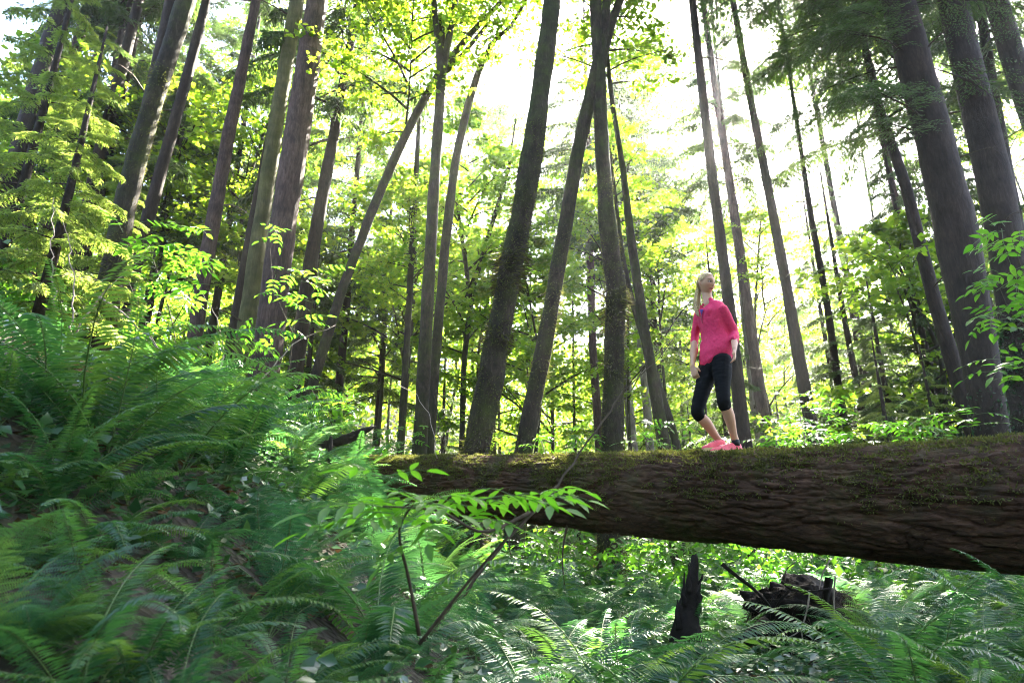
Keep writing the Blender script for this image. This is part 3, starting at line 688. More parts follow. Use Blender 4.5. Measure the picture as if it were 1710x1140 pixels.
for px, py, Y, d in ((40, 900, 1.9, 0), (110, 960, 1.75, 0), (-10, 1010, 1.6, 0), (60, 1060, 1.7, 0), (170, 1010, 1.9, 0), (150, 1090, 1.6, 0), (230, 1080, 1.75, 0), (20, 830, 2.2, 0), (90, 860, 2.3, 0), (160, 930, 2.2, 0), (300, 1110, 1.8, 0), (-40, 930, 1.8, 0), (-20, 760, 2.4, 0), (60, 780, 2.7, 0), (130, 820, 2.7, 0), (450, 1030, 2.6, 0), (520, 1000, 3.0, 0), (560, 1080, 2.4, 0), (380, 1060, 2.3, 0), (620, 1040, 2.8, 0), (480, 1100, 2.2, 0), (700, 1090, 2.5, 0), (210, 900, 2.6, 0)):
    p = PX(px, py, Y); z = float(terrain(p[0], p[1])); cand.append((p[0], p[1], z, project(np.array([p[0], p[1], z+.45]))[0]))
plan = {}
for k, (x, Y, z, qx) in enumerate(cand):
    lady = RS.uniform() < (.42 if x > -1.5 else .25)
    near = 'near' if Y < 4 else ('mid-distance' if Y < 7.5 else 'distant')
    plan.setdefault((near, lady, zone(qx)), []).append((qx, x, Y, z))
NTH = ['leftmost', 'second from left', 'third from left', 'fourth from left', 'fifth from left', 'sixth from left', 'seventh from left', 'eighth from left', 'ninth from left', 'tenth from left', 'eleventh from left', 'twelfth from left', 'thirteenth from left', 'fourteenth from left', 'fifteenth from left', 'sixteenth from left', 'seventeenth from left', 'eighteenth from left', 'nineteenth from left', 'twentieth from left', 'fifth from right', 'fourth from right', 'third from right', 'second from right', 'rightmost']
for (near, lady, zt), lst in plan.items():
    lst.sort(); kd = 'lacy lady fern' if lady else 'sword fern'
    for k, (qx, x, Y, z) in enumerate(lst):
        lab = f'{near} {kd} {zt}' if len(lst) == 1 else f'{NTH[k if k < 20 else 25-(len(lst)-k)]} of the {near} {kd}s {zt}'
        tb = -.30 if x < -.3 else 0
        fern(lab, f'{near} {kd}s {zt}', (x, Y, z-.02), 'lady' if lady else 'sword', int(RS.integers(9, 15)) if not lady else int(RS.integers(7, 11)), RS.uniform(.72, 1.08)*(1 if Y > 2.6 else .55)*(.74 if lady and Y < 5 else 1), (0, tb*.6))
# ferns farther off read as one mass
P_ = [(RS.uniform(-1, 1), RS.uniform(9.5, 17)) for _ in range(420)]
far = MB(); prot = [frond(.95, a, b, 'sword', 16) for a, b in ((1.2, -.3), (.9, -.5), (1.3, 0))]
for (u, Y) in P_:
    x = u*.8*Y; z = float(terrain(x, Y))
    for q in range(8):
        m = rotz(q*.785+RS.uniform(0, .6)); m[:3, :3] *= RS.uniform(.7, 1.15); m[:3, 3] = (x, Y, z); far.merge(prot[int(RS.integers(0, 3))], m)
tag(far.build('fern_carpet', [M['stem'], M['fern']]), 'distant ferns carpeting the slope behind the log', 'ferns', kind='stuff')
for px, py, Y, sz in ((495, 790, 8.2, .8), (470, 800, 7.9, .6), (150, 830, 4.2, .7), (640, 800, 9.0, .5)):
    p = PX(px, py, Y); p[2] = terrain(p[0], p[1])+.05
    fern({495: 'rust-brown dead fern clump by the broken stub', 470: 'smaller withered fern left of the broken stub', 150: 'withered brown fern low on the left bank', 640: 'orange dead fern at the thin end of the log'}[px], 'withered ferns', p, 'dry', 12, sz)

# glossy ivy and broad leaves on the soil of the near bank, and litter
def carpet(name, label, mt, n, area, size, h):
    x = RS.uniform(area[0], area[1], n); y = RS.uniform(area[2], area[3], n)
    msk = fbm(np.stack([x*1.3, y*1.3, 0*x], -1), 2, 91) > .46; x, y = x[msk], y[msk]; n = len(x)
    c = np.stack([x, y, terrain(x, y) + RS.uniform(.01, h, n)], -1)
    V, F = leaf_quads(c, RS.normal(size=(n, 3))*np.array([1, 1, .3]), norm(RS.normal(0, .35, (n, 3)) + np.array([0, -.2, 1])), size*RS.uniform(.6, 1.2, n), size*RS.uniform(.5, .95, n), .1, .4)
    tag(MB().add(V, F).build(name, M[mt]), label, name.replace('_', ' '), kind='stuff')
carpet('ivy_carpet', 'glossy dark ivy leaves covering the soil of the near bank', 'ivy', 30000, (-5, 4, 1.2, 7.5), .065, .22)
carpet('leaf_litter', 'brown fallen leaves and twigs scattered over the soil', 'litter', 22000, (-7, 7, 1.5, 12), .06, .03)

# ------------------------------------------------------------------ leafy shrubs with compound leaves
def leaflet(mb, b, d, nrm, L, W, m=1, curl=.15):
    d = norm(d); s = norm(np.cross(nrm, d)); nn = np.cross(d, s)
    f = np.array([0, .18, .45, .75, 1.0]); w = np.array([.06, .72, 1.0, .62, 0])*W*.5
    c = b + d*(f*L)[:, None] - nn*(curl*L*f**2)[:, None]
    l = c + s*w[:, None] + nn*(w*.28)[:, None]; r = c - s*w[:, None] + nn*(w*.28)[:, None]
    V = np.concatenate([l, c, r]); F = []
    for k in range(4): F += [[k, k+1, 5+k+1, 5+k], [5+k, 5+k+1, 10+k+1, 10+k]]
    mb.add(V, np.array(F), m)
def compound(n_pairs=3, L=.11, W=.042, spread=.36):
    mb = MB(); P = np.stack([np.linspace(0, spread, 8), 0*np.linspace(0, 1, 8), .05*np.sin(np.linspace(0, 2.6, 8))], -1)
    add_tube(mb, P, np.linspace(.0028, .0012, 8), 5, cap=False)
    for k in range(n_pairs):
        x = spread*(.34 + .60*k/n_pairs); b = np.array([x, 0, .04])
        for sg in (-1, 1):
            leaflet(mb, b, [.55, sg*1.0, RS.normal(-.12, .10)], np.array([RS.normal(0, .12), RS.normal(0, .12), 1.]), L*RS.uniform(.85, 1.1), W*RS.uniform(.85, 1.1))
    leaflet(mb, P[-1], [1, RS.normal(0, .08), -.15], np.array([0, 0, 1.]), L*1.15, W*1.1)
    return mb
CE = [compound(3, .13, .046).mesh('leaf', [M['stem'], M['elder']]) for _ in range(3)] + [compound(2, .125, .05, .26).mesh('leaf', [M['stem'], M['elder']]) for _ in range(2)]
CL = [compound(3).mesh('leaf', [M['stem'], M['shrub']]) for _ in range(3)] + [compound(2, .10, .05, .26).mesh('leaf', [M['stem'], M['shrub']]) for _ in range(2)]
def shrub(label, stems, leaves, size=1.0, group=None, name='leafy_shrub', kinds=None):
    """stems: polylines of (px, py, Y); leaves: (px, py, Y, azimuth, tilt, scale)"""
    b = PX(*stems[0][0]); r = thing(name, label, 'shrub', tuple(b), group)
    for st in stems:
        P = smoothline([PX(*q) for q in st], 14); mb = MB(); add_tube(mb, P, np.linspace(.0062, .0025, 14)*size, 6); child_world(mb, 'stem', M['twig'], r)
    for (px, py, Y, az, tl, sc) in leaves:
        o = obj('leaf', (kinds or CL)[int(RS.integers(0, len(CL)))], r); o.location = Vector(PX(px, py, Y)) - r.location
        o.rotation_euler = (RS.normal(0, .25), tl, az); s = sc*size; o.scale = (s, s, s)
    return r
def spray(cx, cy, w, h, Y, n, dY=.4, sc=1.0):
    out = []
    for k in range(n):
        out.append((cx + RS.uniform(-.5, .5)*w, cy + RS.uniform(-.5, .5)*h, Y + RS.uniform(-.5, .5)*dY, RS.uniform(0, 6.28), RS.normal(.15, .25), sc*RS.uniform(.75, 1.15)))
    return out
# the blurred elder sprig right in front of the lens
shrub('blurred bright green compound leaf sprig hanging in front of the log', [[(700, 1075, 2.3), (790, 960, 2.25), (885, 855, 2.2), (925, 822, 2.2)], [(885, 855, 2.2), (800, 900, 2.05), (745, 850, 1.95), (640, 845, 1.75)], [(700, 1060, 2.0), (682, 960, 1.95), (660, 880, 1.85), (690, 842, 1.8)]],
      [(905, 838, 2.2, .25, .05, 0.59), (890, 845, 2.15, 2.7, .1, 0.59), (880, 850, 2.2, -.6, .15, 0.53), (845, 842, 2.1, 2.4, .0, 0.59), (800, 835, 2.0, .3, .1, 0.59), (760, 838, 2.0, 3.4, .1, 0.59), (735, 830, 1.95, 1.2, .1, 0.53), (700, 845, 1.85, 3.0, .1, 0.59), (680, 850, 1.8, -.7, .2, 0.53), (655, 850, 1.8, 3.5, .15, 0.59),
       (640, 800, 1.9, 3.14, -.1, 0.46), (640, 800, 1.9, .0, -.1, 0.46), (660, 858, 1.8, 2.9, .2, 0.56), (630, 868, 1.8, 3.3, .25, 0.53), (830, 860, 2.1, 1.9, .2, 0.49), (715, 880, 1.9, -1.4, .5, 0.46), (690, 905, 1.85, 3.8, .7, 0.43), (780, 870, 2.0, -.4, .25, 0.49), (900, 825, 2.3, 1.0, .0, 0.53), (860, 830, 2.15, 3.6, .05, 0.56), (620, 850, 1.75, 1.6, .1, 0.53), (745, 845, 1.95, 4.2, .2, 0.53), (920, 825, 2.2, .6, .0, .55), (870, 835, 2.1, 1.5, .0, .55), (820, 838, 2.05, -.2, .05, .6), (780, 845, 2.0, 2.2, .1, .6), (720, 838, 1.9, .2, .1, .6), (660, 842, 1.8, 2.2, .1, .6), (660, 865, 1.8, 1.0, .2, .5), (690, 870, 1.85, 4.0, .2, .5), (650, 835, 1.85, 5.3, .1, .5)], kinds=CE)
shrub('bright green leafy shrub in front of the leaning left-hand maple', [[(300, 640, 7.0), (290, 540, 6.8), (262, 450, 6.6), (240, 390, 6.5)], [(290, 540, 6.8), (330, 470, 6.6), (350, 430, 6.5)], [(300, 640, 7), (250, 560, 6.9), (215, 470, 6.7)]],
      spray(262, 415, 130, 90, 6.6, 24) + spray(320, 455, 80, 100, 6.5, 18) + spray(265, 505, 110, 90, 6.8, 16), 1.0)
shrub('small bright green sprig in front of the thick purple-grey fir', [[(480, 640, 8.5), (490, 560, 8.4), (500, 480, 8.2)], [(490, 560, 8.4), (455, 480, 8.3), (450, 395, 8.2)]],
      spray(500, 478, 85, 60, 8.2, 16) + spray(455, 395, 30, 30, 8.2, 4, .2) + spray(490, 540, 60, 50, 8.3, 8) + spray(430, 545, 60, 40, 8.4, 6), 1.0)
shrub('dark glossy leafy shrub hanging in at the right edge', [[(1760, 700, 6.0), (1735, 560, 5.8), (1715, 470, 5.7), (1690, 400, 5.6)], [(1735, 560, 5.8), (1690, 530, 5.6), (1665, 470, 5.5)]],
      spray(1690, 400, 60, 60, 5.6, 12) + spray(1680, 470, 70, 50, 5.6, 12) + spray(1690, 540, 70, 50, 5.6, 12) + spray(1690, 610, 70, 50, 5.7, 12), 1.0)
shrub('low green thimbleberry bush at the edge of the left bank', [[(560, 720, 9), (540, 680, 9), (520, 650, 9)]], spray(560, 680, 90, 60, 9.2, 20, .8) + spray(470, 690, 100, 40, 8.8, 14, .6), 1.0)
shrub('sunlit yellow-green shrub just behind the log beside the walker', [[(1345, 770, 9.3), (1342, 700, 9.2), (1350, 650, 9.1)], [(1345, 770, 9.3), (1310, 720, 9.1), (1290, 700, 9)], [(1345, 770, 9.3), (1380, 700, 9.2), (1392, 662, 9.2)]],
      spray(1345, 690, 100, 70, 9.2, 46, 1.0, 1.0) + spray(1320, 730, 110, 36, 9.1, 30, 1.0, 1.0), 1.0)
for lab, cx, cy, Y, w, h, n in (('green bush behind the log left of the walker', 1110, 730, 10.5, 90, 60, 26), ('leafy bush behind the log below the mossy leaning maple', 940, 735, 11, 100, 50, 26), ('green bush behind the log below the huge right-hand trunk', 1560, 715, 9.0, 150, 50, 34),
                                ('low bush behind the log right of the sunlit shrub', 1450, 725, 9.5, 110, 50, 26), ('dim leafy bush below the straight sunlit-edged maple', 650, 735, 12, 120, 50, 28), ('lit leaves under the middle of the log', 1090, 915, 10, 150, 40, 34), ('lit leafy patch under the log left of the shaggy tree foot', 930, 895, 10, 120, 50, 34), ('sunny leaves under the log right of the shaggy tree foot', 1120, 950, 9, 110, 40, 24)):
    shrub(lab, [[(cx, cy+h*.8, Y), (cx+8, cy, Y)]], spray(cx, cy, w, h, Y, n, 1.2), 1.0, name='leafy_bush')

# ------------------------------------------------------------------ dead wood, twigs and roots
def twig(label, pts, r0, r1, matl='twig', n=16, name='dead_twig', wob=.012):
    P = smoothline([PX(*q) for q in pts], n); P[1:-1] += RS.normal(0, wob, (n-2, 3))
    r = MB(); add_tube(r, P - P[0], np.linspace(r0, r1, n), 6)
    o = r.build(name, M[matl]); o.location = P[0]; tag(o, label, 'twig', 'bare twigs'); return o
twig('long thin curved twig rising over the log toward the walker', [(700, 1075, 2.9), (800, 960, 3.0), (900, 845, 3.1), (960, 770, 3.2), (1040, 655, 3.3), (1085, 610, 3.35), (1118, 585, 3.4), (1130, 558, 3.4)], .008, .002, n=30, wob=.006)
twig('thin pale twig standing up from the left bank ferns', [(92, 515, 6), (88, 440, 6), (86, 380, 6), (90, 330, 6)], .008, .003, 'pale_twig')
twig('pale forked twig leaning before the leaning maple', [(120, 560, 6), (125, 480, 6), (118, 420, 6), (105, 370, 6)], .009, .003, 'pale_twig')
twig('bare twig slanting right over the left bank', [(125, 560, 6.2), (160, 500, 6.2), (205, 460, 6.2), (250, 410, 6.1)], .009, .003, 'pale_twig')
twig('long pale dead branch slanting behind the left ferns', [(160, 490, 7.5), (220, 535, 7.5), (275, 590, 7.4), (370, 650, 7.2)], .014, .005, 'pale_twig')
twig('thin arched dead branch before the purple-grey fir', [(355, 665, 8), (375, 590, 8), (360, 520, 8), (330, 480, 8)], .012, .004, 'pale_twig')
twig('bare branch rising right from the foot of the purple-grey fir', [(395, 685, 8), (450, 620, 8.1), (490, 570, 8.2), (560, 543, 8.3)], .012, .004, 'pale_twig')
twig('long thin arching twig in the gap left of the bent maple', [(730, 765, 8), (722, 700, 8), (690, 650, 8.2), (640, 640, 8.4)], .006, .002, 'pale_twig')
twig('thin bare sapling stem before the middle maples', [(736, 770, 8.5), (732, 700, 8.5), (725, 660, 8.5)], .008, .004)
twig('short pale stick poking up behind the log', [(912, 760, 8.2), (903, 735, 8.2)], .008, .004, 'pale_twig', 6, wob=.002)
twig('bare twig behind the log right of the burly maple', [(1085, 757, 8.5), (1075, 720, 8.5), (1055, 690, 8.5)], .007, .003)
twig('dead pale stick leaning in the sunlit shrub', [(1345, 745, 8.8), (1335, 690, 8.8), (1318, 637, 8.8)], .009, .003, 'pale_twig')
# broken snag and stub at the thin end of the log
def wood(label, pts, name, cat, matl='rot', sides=14, rough=.12, n=22):
    P = np.array([np.append(PX(a, b, Y), .5*w*project(PX(a, b, Y))[2]/FPX) for a, b, Y, w in pts]); Q = smoothline(P, n)
    def jit(V):
        c = Q[:, None, :3]; nz = fbm(V*np.array([9, 9, 6.]), 3, 8)-.5
        return c + (V-c)*(1+rough*6*nz)[..., None]
    r = thing(name, label, cat, tuple(Q[0, :3])); mb = MB(); add_tube(mb, Q[:, :3], Q[:, 3], sides, jit=jit); child_world(mb, 'wood', M[matl], r)
    return r
r = wood('broken dark snag pointing right above the end of the log', [(530, 745, 8.9, 14), (565, 738, 8.9, 15), (590, 728, 8.9, 16), (612, 717, 8.9, 11), (628, 712, 8.9, 3)], 'broken_snag', 'dead wood')
r = wood('short upright dead stub among the ferns at the log end', [(551, 790, 8.6, 8), (551, 760, 8.6, 7), (552, 733, 8.6, 7), (553, 728, 8.6, 4)], 'dead_stub_post', 'dead wood')
r = wood('thin mossy root running left from the end of the log', [(660, 790, 9.2, 34), (610, 795, 8.9, 26), (560, 806, 8.6, 18), (520, 822, 8.4, 10)], 'mossy_root', 'root', 'log_bark')
# pointed stump
r = wood('dark pointed rotten stump standing under the log', [(1150, 1120, 5.6, 66), (1148, 1060, 5.6, 50), (1150, 1010, 5.6, 38), (1156, 970, 5.6, 22), (1160, 940, 5.6, 14), (1160, 926, 5.6, 8)], 'pointed_stump', 'stump', sides=16, n=26)
mb = MB(); P = [PX(1166, 975, 5.58), PX(1172, 965, 5.55), PX(1173, 958, 5.55)]; add_tube(mb, P, [.012, .008, .004], 6); child_world(mb, 'knot', M['rot'], r)
for k, (a, b2, w) in enumerate((((1142, 1010), (1143, 955), 9), ((1166, 1020), (1170, 968), 10), ((1151, 990), (1152, 938), 8), ((1134, 1050), (1131, 1000), 12))):
    P = smoothline([PX(*a, 5.53), PX((a[0]+b2[0])/2-2, (a[1]+b2[1])/2, 5.53), PX(*b2, 5.55)], 8); P[1:-1] += RS.normal(0, .006, (6, 3)); mb = MB(); add_tube(mb, P, np.linspace(w*.0027, .003, 8), 6); child_world(mb, 'splinter', M['rot'], r)
# torn-up root clump
cc = PX(1345, 1030, 6.3)
rc = thing('root_clump', 'dark torn-up clump of soil and dangling roots under the log', 'root clump', tuple(cc))
u, v = np.meshgrid(np.linspace(0, 2*PI, 72, endpoint=False), np.linspace(.02, PI-.02, 40)); dirs = np.stack([np.sin(v)*np.cos(u), np.sin(v)*np.sin(u), np.cos(v)], -1)
rad = np.array([.46, .32, .30]); nz = fbm(dirs*2.6+5, 4, 17)-.5; nz2 = fbm(dirs*9+5, 2, 18)-.5
V = dirs*rad*(1+.9*nz+.25*nz2)[..., None]; nu, nv = 72, 40; i = np.arange(nv-1)[:, None]*nu; j = np.arange(nu)[None]; j2 = (j+1) % nu
V[..., 0] -= .25*V[..., 2]
MB().add(V, np.stack([i+j, i+nu+j, i+nu+j2, i+j2], -1).reshape(-1, 4)).build('soil', M['rot'], rc)
roots = [([(1352, 985, 5.9), (1350, 1010, 5.85), (1342, 1040, 5.85), (1338, 1055, 5.85), (1318, 1063, 5.85)], .008, 'pale_twig'), ([(1338, 1053, 5.85), (1342, 1075, 5.85), (1344, 1095, 5.85)], .006, 'pale_twig'), ([(1318, 1063, 5.85), (1322, 1090, 5.85), (1325, 1110, 5.85)], .005, 'pale_twig'),
         ([(1395, 962, 5.9), (1391, 1000, 5.9), (1396, 1045, 5.9), (1393, 1075, 5.9)], .007, 'pale_twig'), ([(1385, 935, 6.0), (1372, 960, 5.95), (1368, 985, 5.9)], .007, 'pale_twig'), ([(1350, 1032, 5.85), (1362, 1065, 5.85), (1372, 1105, 5.85)], .004, 'twig'),
         ([(1305, 970, 5.9), (1318, 985, 5.88), (1355, 988, 5.88), (1385, 982, 5.9)], .012, 'rot'), ([(1318, 985, 5.88), (1300, 1005, 5.9), (1290, 1025, 5.95)], .012, 'rot'), ([(1310, 972, 5.9), (1312, 950, 5.95), (1328, 938, 6.0)], .006, 'twig'),
         ([(1206, 941, 5.9), (1225, 958, 5.9), (1250, 975, 5.9), (1278, 1000, 5.95), (1290, 1020, 6.0)], .017, 'rot'), ([(1280, 1040, 6.0), (1250, 1062, 5.9), (1220, 1085, 5.85)], .06, 'rot'), ([(1385, 965, 6.0), (1378, 1000, 6.0), (1380, 1030, 6.0)], .035, 'rot')]
for pts, rr, mt in roots:
    P = smoothline([PX(*q) for q in pts], 12); mb = MB(); add_tube(mb, P, np.linspace(rr, rr*.6, 12), 7); child_world(mb, 'root', M[mt], rc)
n = 1600; a = RS.uniform(0, 2*PI, n); b_ = RS.uniform(-.3, 1, n); dd = norm(np.stack([np.cos(a), np.sin(a), b_], -1)); c = dd*rad*1.0
V, F = leaf_quads(c, norm(dd*.15 + RS.normal(0, .7, (n, 3)) + np.array([0, 0, -.7])), norm(RS.normal(size=(n, 3))), RS.uniform(.03, .13, n), np.full(n, .004), 0)
tag(MB().add(V, F).build('rootlets', M['twig'], rc), kind='stuff')

# ------------------------------------------------------------------ the walker on the log
M['pink'] = plain('pink jersey', (.66, .034, .115), .75, .25, .10, 60, .15)
M['cuff'] = plain('pink cuff', (.60, .04, .12), .75, .2, .10, 60)
M['black'] = plain('black leggings', (.005, .005, .006), .85, .12, .2, 60)
M['shoe'] = plain('coral shoe', (.80, .10, .14), .5, .4, .12, 40)
M['sole'] = plain('shoe sole', (.62, .46, .22), .6, .3, .1, 40)
M['lace'] = plain('shoe lace', (.85, .35, .40), .6)
M['sock'] = plain('black sock', (.008, .006, .01), .8)
M['purple'] = plain('purple undershirt', (.08, .03, .22), .7)
M['eye_white'] = plain('eye white', (.50, .47, .45), .25, .5, .02)
M['iris'] = plain('iris', (.015, .018, .022), .2, .5, .05)
M['zip'] = plain('zip', (.30, .02, .07), .5)
def skin_mat():
    m, nt, N, L, B = mat('skin')
    a = N.new('ShaderNodeAttribute'); a.attribute_name = 'skin_col'
    L.new(a.outputs['Color'], B.inputs['Base Color']); B.inputs['Roughness'].default_value = .5; B.inputs['Specular IOR Level'].default_value = .35
    B.inputs['Subsurface Weight'].default_value = .12; B.inputs['Subsurface Radius'].default_value = (.012, .005, .003); B.inputs['Subsurface Scale'].default_value = 1
    return m
M['skin'] = skin_mat()
def hair_mat():
    m, nt, N, L, B = mat('blond hair')
    tc = N.new('ShaderNodeTexCoord'); mp = N.new('ShaderNodeMapping'); mp.inputs['Scale'].default_value = (90, 90, 9)
    n1 = N.new('ShaderNodeTexNoise'); n1.inputs['Scale'].default_value = 1.5; n1.inputs['Detail'].default_value = 5; L.new(tc.outputs['Object'], mp.inputs[0]); L.new(mp.outputs[0], n1.inputs[0])
    r = ramp(nt, [(.3, (.12, .06, .02)), (.5, (.36, .22, .08)), (.7, (.60, .42, .18))]); L.new(n1.outputs[0], r.inputs[0]); L.new(r.outputs[0], B.inputs['Base Color'])
    B.inputs['Roughness'].default_value = .42; bp = N.new('ShaderNodeBump'); bp.inputs['Strength'].default_value = .7; bp.inputs['Distance'].default_value = .006; L.new(n1.outputs[0], bp.inputs['Height']); L.new(bp.outputs[0], B.inputs['Normal'])
    return m
M['hair'] = hair_mat()
PY = 6.1
def J(px, py, dy=0.): return PX(px, py, PY+dy)
TF = norm([-.60, -.80, 0]); TL = np.array([-TF[1], TF[0], 0.])               # torso front, torso left (towards the picture's right)
HF = norm([.52, -.84, -.20]); HL = norm(np.cross([0, 0, 1.], HF)); HU = np.cross(HF, HL)
def remesh(mb, voxel, smooth_it=4, push=None):
    """fuse overlapping closed pieces into one continuous skin"""
    me = mb.mesh('fuse', M['skin']); o = bpy.data.objects.new('fuse', me); col.objects.link(o)
    m = o.modifiers.new('r', 'REMESH'); m.mode = 'VOXEL'; m.voxel_size = voxel; m.use_smooth_shade = True
    s = o.modifiers.new('s', 'SMOOTH'); s.factor = .5; s.iterations = smooth_it
    dg = bpy.context.evaluated_depsgraph_get(); ev = o.evaluated_get(dg); out = bpy.data.meshes.new_from_object(ev)
    bpy.data.objects.remove(o); bpy.data.meshes.remove(me)
    return out
def coords(me):
    a = np.empty(len(me.vertices)*3, np.float32); me.vertices.foreach_get('co', a); return a.reshape(-1, 3).astype(float)
def setco(me, V): me.vertices.foreach_set('co', V.astype(np.float32).reshape(-1)); me.update()
def limb(mb, pts, n=14, m=26, side=None):
    """pts: (point, radius[, radius2]); rounded ends"""
    A = np.array([list(p[0]) + [p[1], p[2] if len(p) > 2 else p[1]] for p in pts]); Q = resample(A, m)
    for _ in range(2): Q[1:-1] = (Q[:-2]+2*Q[1:-1]+Q[2:])/4
    e0 = norm(Q[0, :3]-Q[1, :3])*Q[0, 3]; e1 = norm(Q[-1, :3]-Q[-2, :3])*Q[-1, 3]
    def capr(q, e):
        out = []
        for f in (.45, .8, .97): w = q.copy(); w[:3] += e*f; w[3:] *= math.sqrt(max(.02, 1-f*f)); out.append(w)
        return out
    Q = np.array(capr(Q[0], e0)[::-1] + list(Q) + capr(Q[-1], e1))
    add_tube(mb, Q[:, :3], Q[:, 3], n, R2=Q[:, 4], side=side)

# joints, from the photograph
nk = J(1183, 505); hd = J(1179.5, 474.5, -.01)
shR, shL = J(1169, 517, .10), J(1207.5, 516, -.11)
elR, wrR = J(1160, 563, .16), J(1156.5, 611, .02)
elL, wrL = J(1227, 556, -.07), J(1226.5, 583, -.26)
hipR, hipL = J(1186, 606, .07), J(1205, 604, -.07)
knR, anR = J(1163, 688, -.02), J(1203, 738, .08)
knL, anL = J(1208, 669, -.20), J(1228, 735, -.06)
pel = (hipR+hipL)/2 + np.array([0, 0, .05]); chest = J(1188, 528); waist = J(1193, 556)
person = thing('person', 'person in bright pink top, black capri leggings and coral shoes standing on the log', 'person', tuple(log_axis(np.array(0.))[0] + np.array([0, 0, .39])))
PL = np.array(person.location)

# --- body
b = MB()
limb(b, [(pel, .13, .10), (waist, .11, .08), (chest, .115, .08), (J(1187, 517), .09, .055), (nk, .05)], side=TL, n=20)
limb(b, [(nk - np.array([0, 0, .02]), .055), (nk + .5*(hd-nk) + np.array([0, .018, 0]), .045), (hd + np.array([0, .02, -.04]), .05)], m=10)
for sh, el, wr in ((shR, elR, wrR), (shL, elL, wrL)):
    limb(b, [(sh, .034), (sh+.5*(el-sh), .036), (el, .036), (el+.35*(wr-el), .037), (wr, .024, .020)])
for hp, kn, an in ((hipR, knR, anR), (hipL, knL, anL)):
    bk = norm(an-kn); back = norm(np.cross(bk, np.cross([.8, .25, 0], bk)))
    limb(b, [(hp, .080), (hp+.5*(kn-hp), .070), (kn, .050), (kn+.15*(an-kn), .048), (kn+.34*(an-kn)+back*.012, .053), (kn+.65*(an-kn)+back*.004, .040), (an-.06*bk, .031), (an+.02*bk, .033)], m=34)
# hands: a palm and five bent fingers of different lengths
def hand(wr, down, palm_n, thumb_side, curl):
    down = norm(down); side = norm(np.cross(palm_n, down)); palm_n = np.cross(down, side)
    if np.dot(side, thumb_side) < 0: side = -side                               # side points towards the thumb
    limb(b, [(wr-down*.01, .022, .019), (wr+down*.035, .034, .014), (wr+down*.075, .037, .012)], side=side, m=8)
    for k, (off, ln) in enumerate(((.028, .068), (.009, .076), (-.010, .070), (-.028, .055))):
        p0 = wr + down*.07 + side*off; spread = side*off*.35; c1, c2 = curl*(.8+.15*k), curl*(1.2+.2*k)
        d1 = norm(down + palm_n*c1 + spread); d2 = norm(down + palm_n*(c1+c2) + spread); d3 = norm(down + palm_n*(c1+c2*1.7) + spread)
        limb(b, [(p0, .0088), (p0+d1*ln*.45, .0084), (p0+d1*ln*.45+d2*ln*.32, .0078), (p0+d1*ln*.45+d2*ln*.32+d3*ln*.23, .0066)], n=8, m=9)
    t0 = wr + down*.022 + side*.026; dt = norm(down*.8 + side*.75 + palm_n*.35); dt2 = norm(down + side*.2 + palm_n*.35)
    limb(b, [(t0-side*.01, .013), (t0+dt*.030, .0105), (t0+dt*.030+dt2*.030, .0080)], n=8, m=8)
hand(wrL, [-.12, -.10, -1], [-.85, .2, 0], [-.5, -.8, 0], .28)
hand(wrR, [.10, -.18, -1], [.7, .6, 0], [.2, -1, 0], .30)
# head: skull, jaw, nose, lips, ears
nu, nv = 64, 48
u, v = np.meshgrid(np.linspace(0, 2*PI, nu, endpoint=False), np.linspace(.03, PI-.03, nv)); nd = np.stack([np.sin(v)*np.cos(u), np.sin(v)*np.sin(u), np.cos(v)], -1)
def head_local(nd, grow=0.):
    X = nd[..., 0]*(.070+grow); Y = nd[..., 1]*(.090+grow); Z = nd[..., 2]*(.108+grow)
    lo = np.clip(-nd[..., 2], 0, 1)
    X = X*(1-.34*lo**1.6); Y = np.where(Y > 0, Y*(1-.10*lo), Y*(1-.55*lo**1.2))
    X = X*(1+.04*np.exp(-((Z-.03)/.05)**2)); Y = np.where(Y < 0, Y*1.06, Y)
    f = np.clip(nd[..., 1], 0, 1)**.5
    g = lambda cx, cz, sx, sz: np.exp(-((np.abs(X)-cx)/sx)**2 - ((Z-cz)/sz)**2)*(nd[..., 1] > .1)
    Y = Y - .010*f*np.exp(-(Z/.12)**2)*0
    Y = Y + .0125*g(0, -.022, .011, .013) + .007*g(0, -.004, .009, .020) + .004*g(0, .030, .045, .012) - .010*g(.030, .010, .015, .011) + .006*g(0, -.050, .018, .007) + .0045*g(0, -.062, .015, .006) - .004*g(0, -.0555, .02, .003) + .007*g(0, -.088, .018, .014) + .004*g(.040, -.018, .018, .02)
    return X, Y, Z
def head_world(X, Y, Z): return hd + X[..., None]*HL + Y[..., None]*HF + Z[..., None]*HU
HX, HY, HZ = head_local(nd)
i = np.arange(nv-1)[:, None]*nu; j = np.arange(nu)[None]; j2 = (j+1) % nu
Fh = np.stack([i+j, i+nu+j, i+nu+j2, i+j2], -1).reshape(-1, 4)
W = head_world(HX, HY, HZ).reshape(-1, 3); tp, bt = len(W), len(W)+1
W = np.concatenate([W, [head_world(*[np.array(q) for q in (0., 0., .108)])], [W[-nu:].mean(0)]])
jj = np.arange(nu); b.V.append(W); Ft = np.concatenate([np.stack([np.full(nu, tp), jj, (jj+1) % nu], -1), np.stack([np.full(nu, bt), (nv-1)*nu+(jj+1) % nu, (nv-1)*nu+jj], -1)])
b.F.append(Fh+b.n); b.M.append(np.zeros(len(Fh))); b.F.append(Ft+b.n); b.M.append(np.zeros(len(Ft))); b.n += len(W)
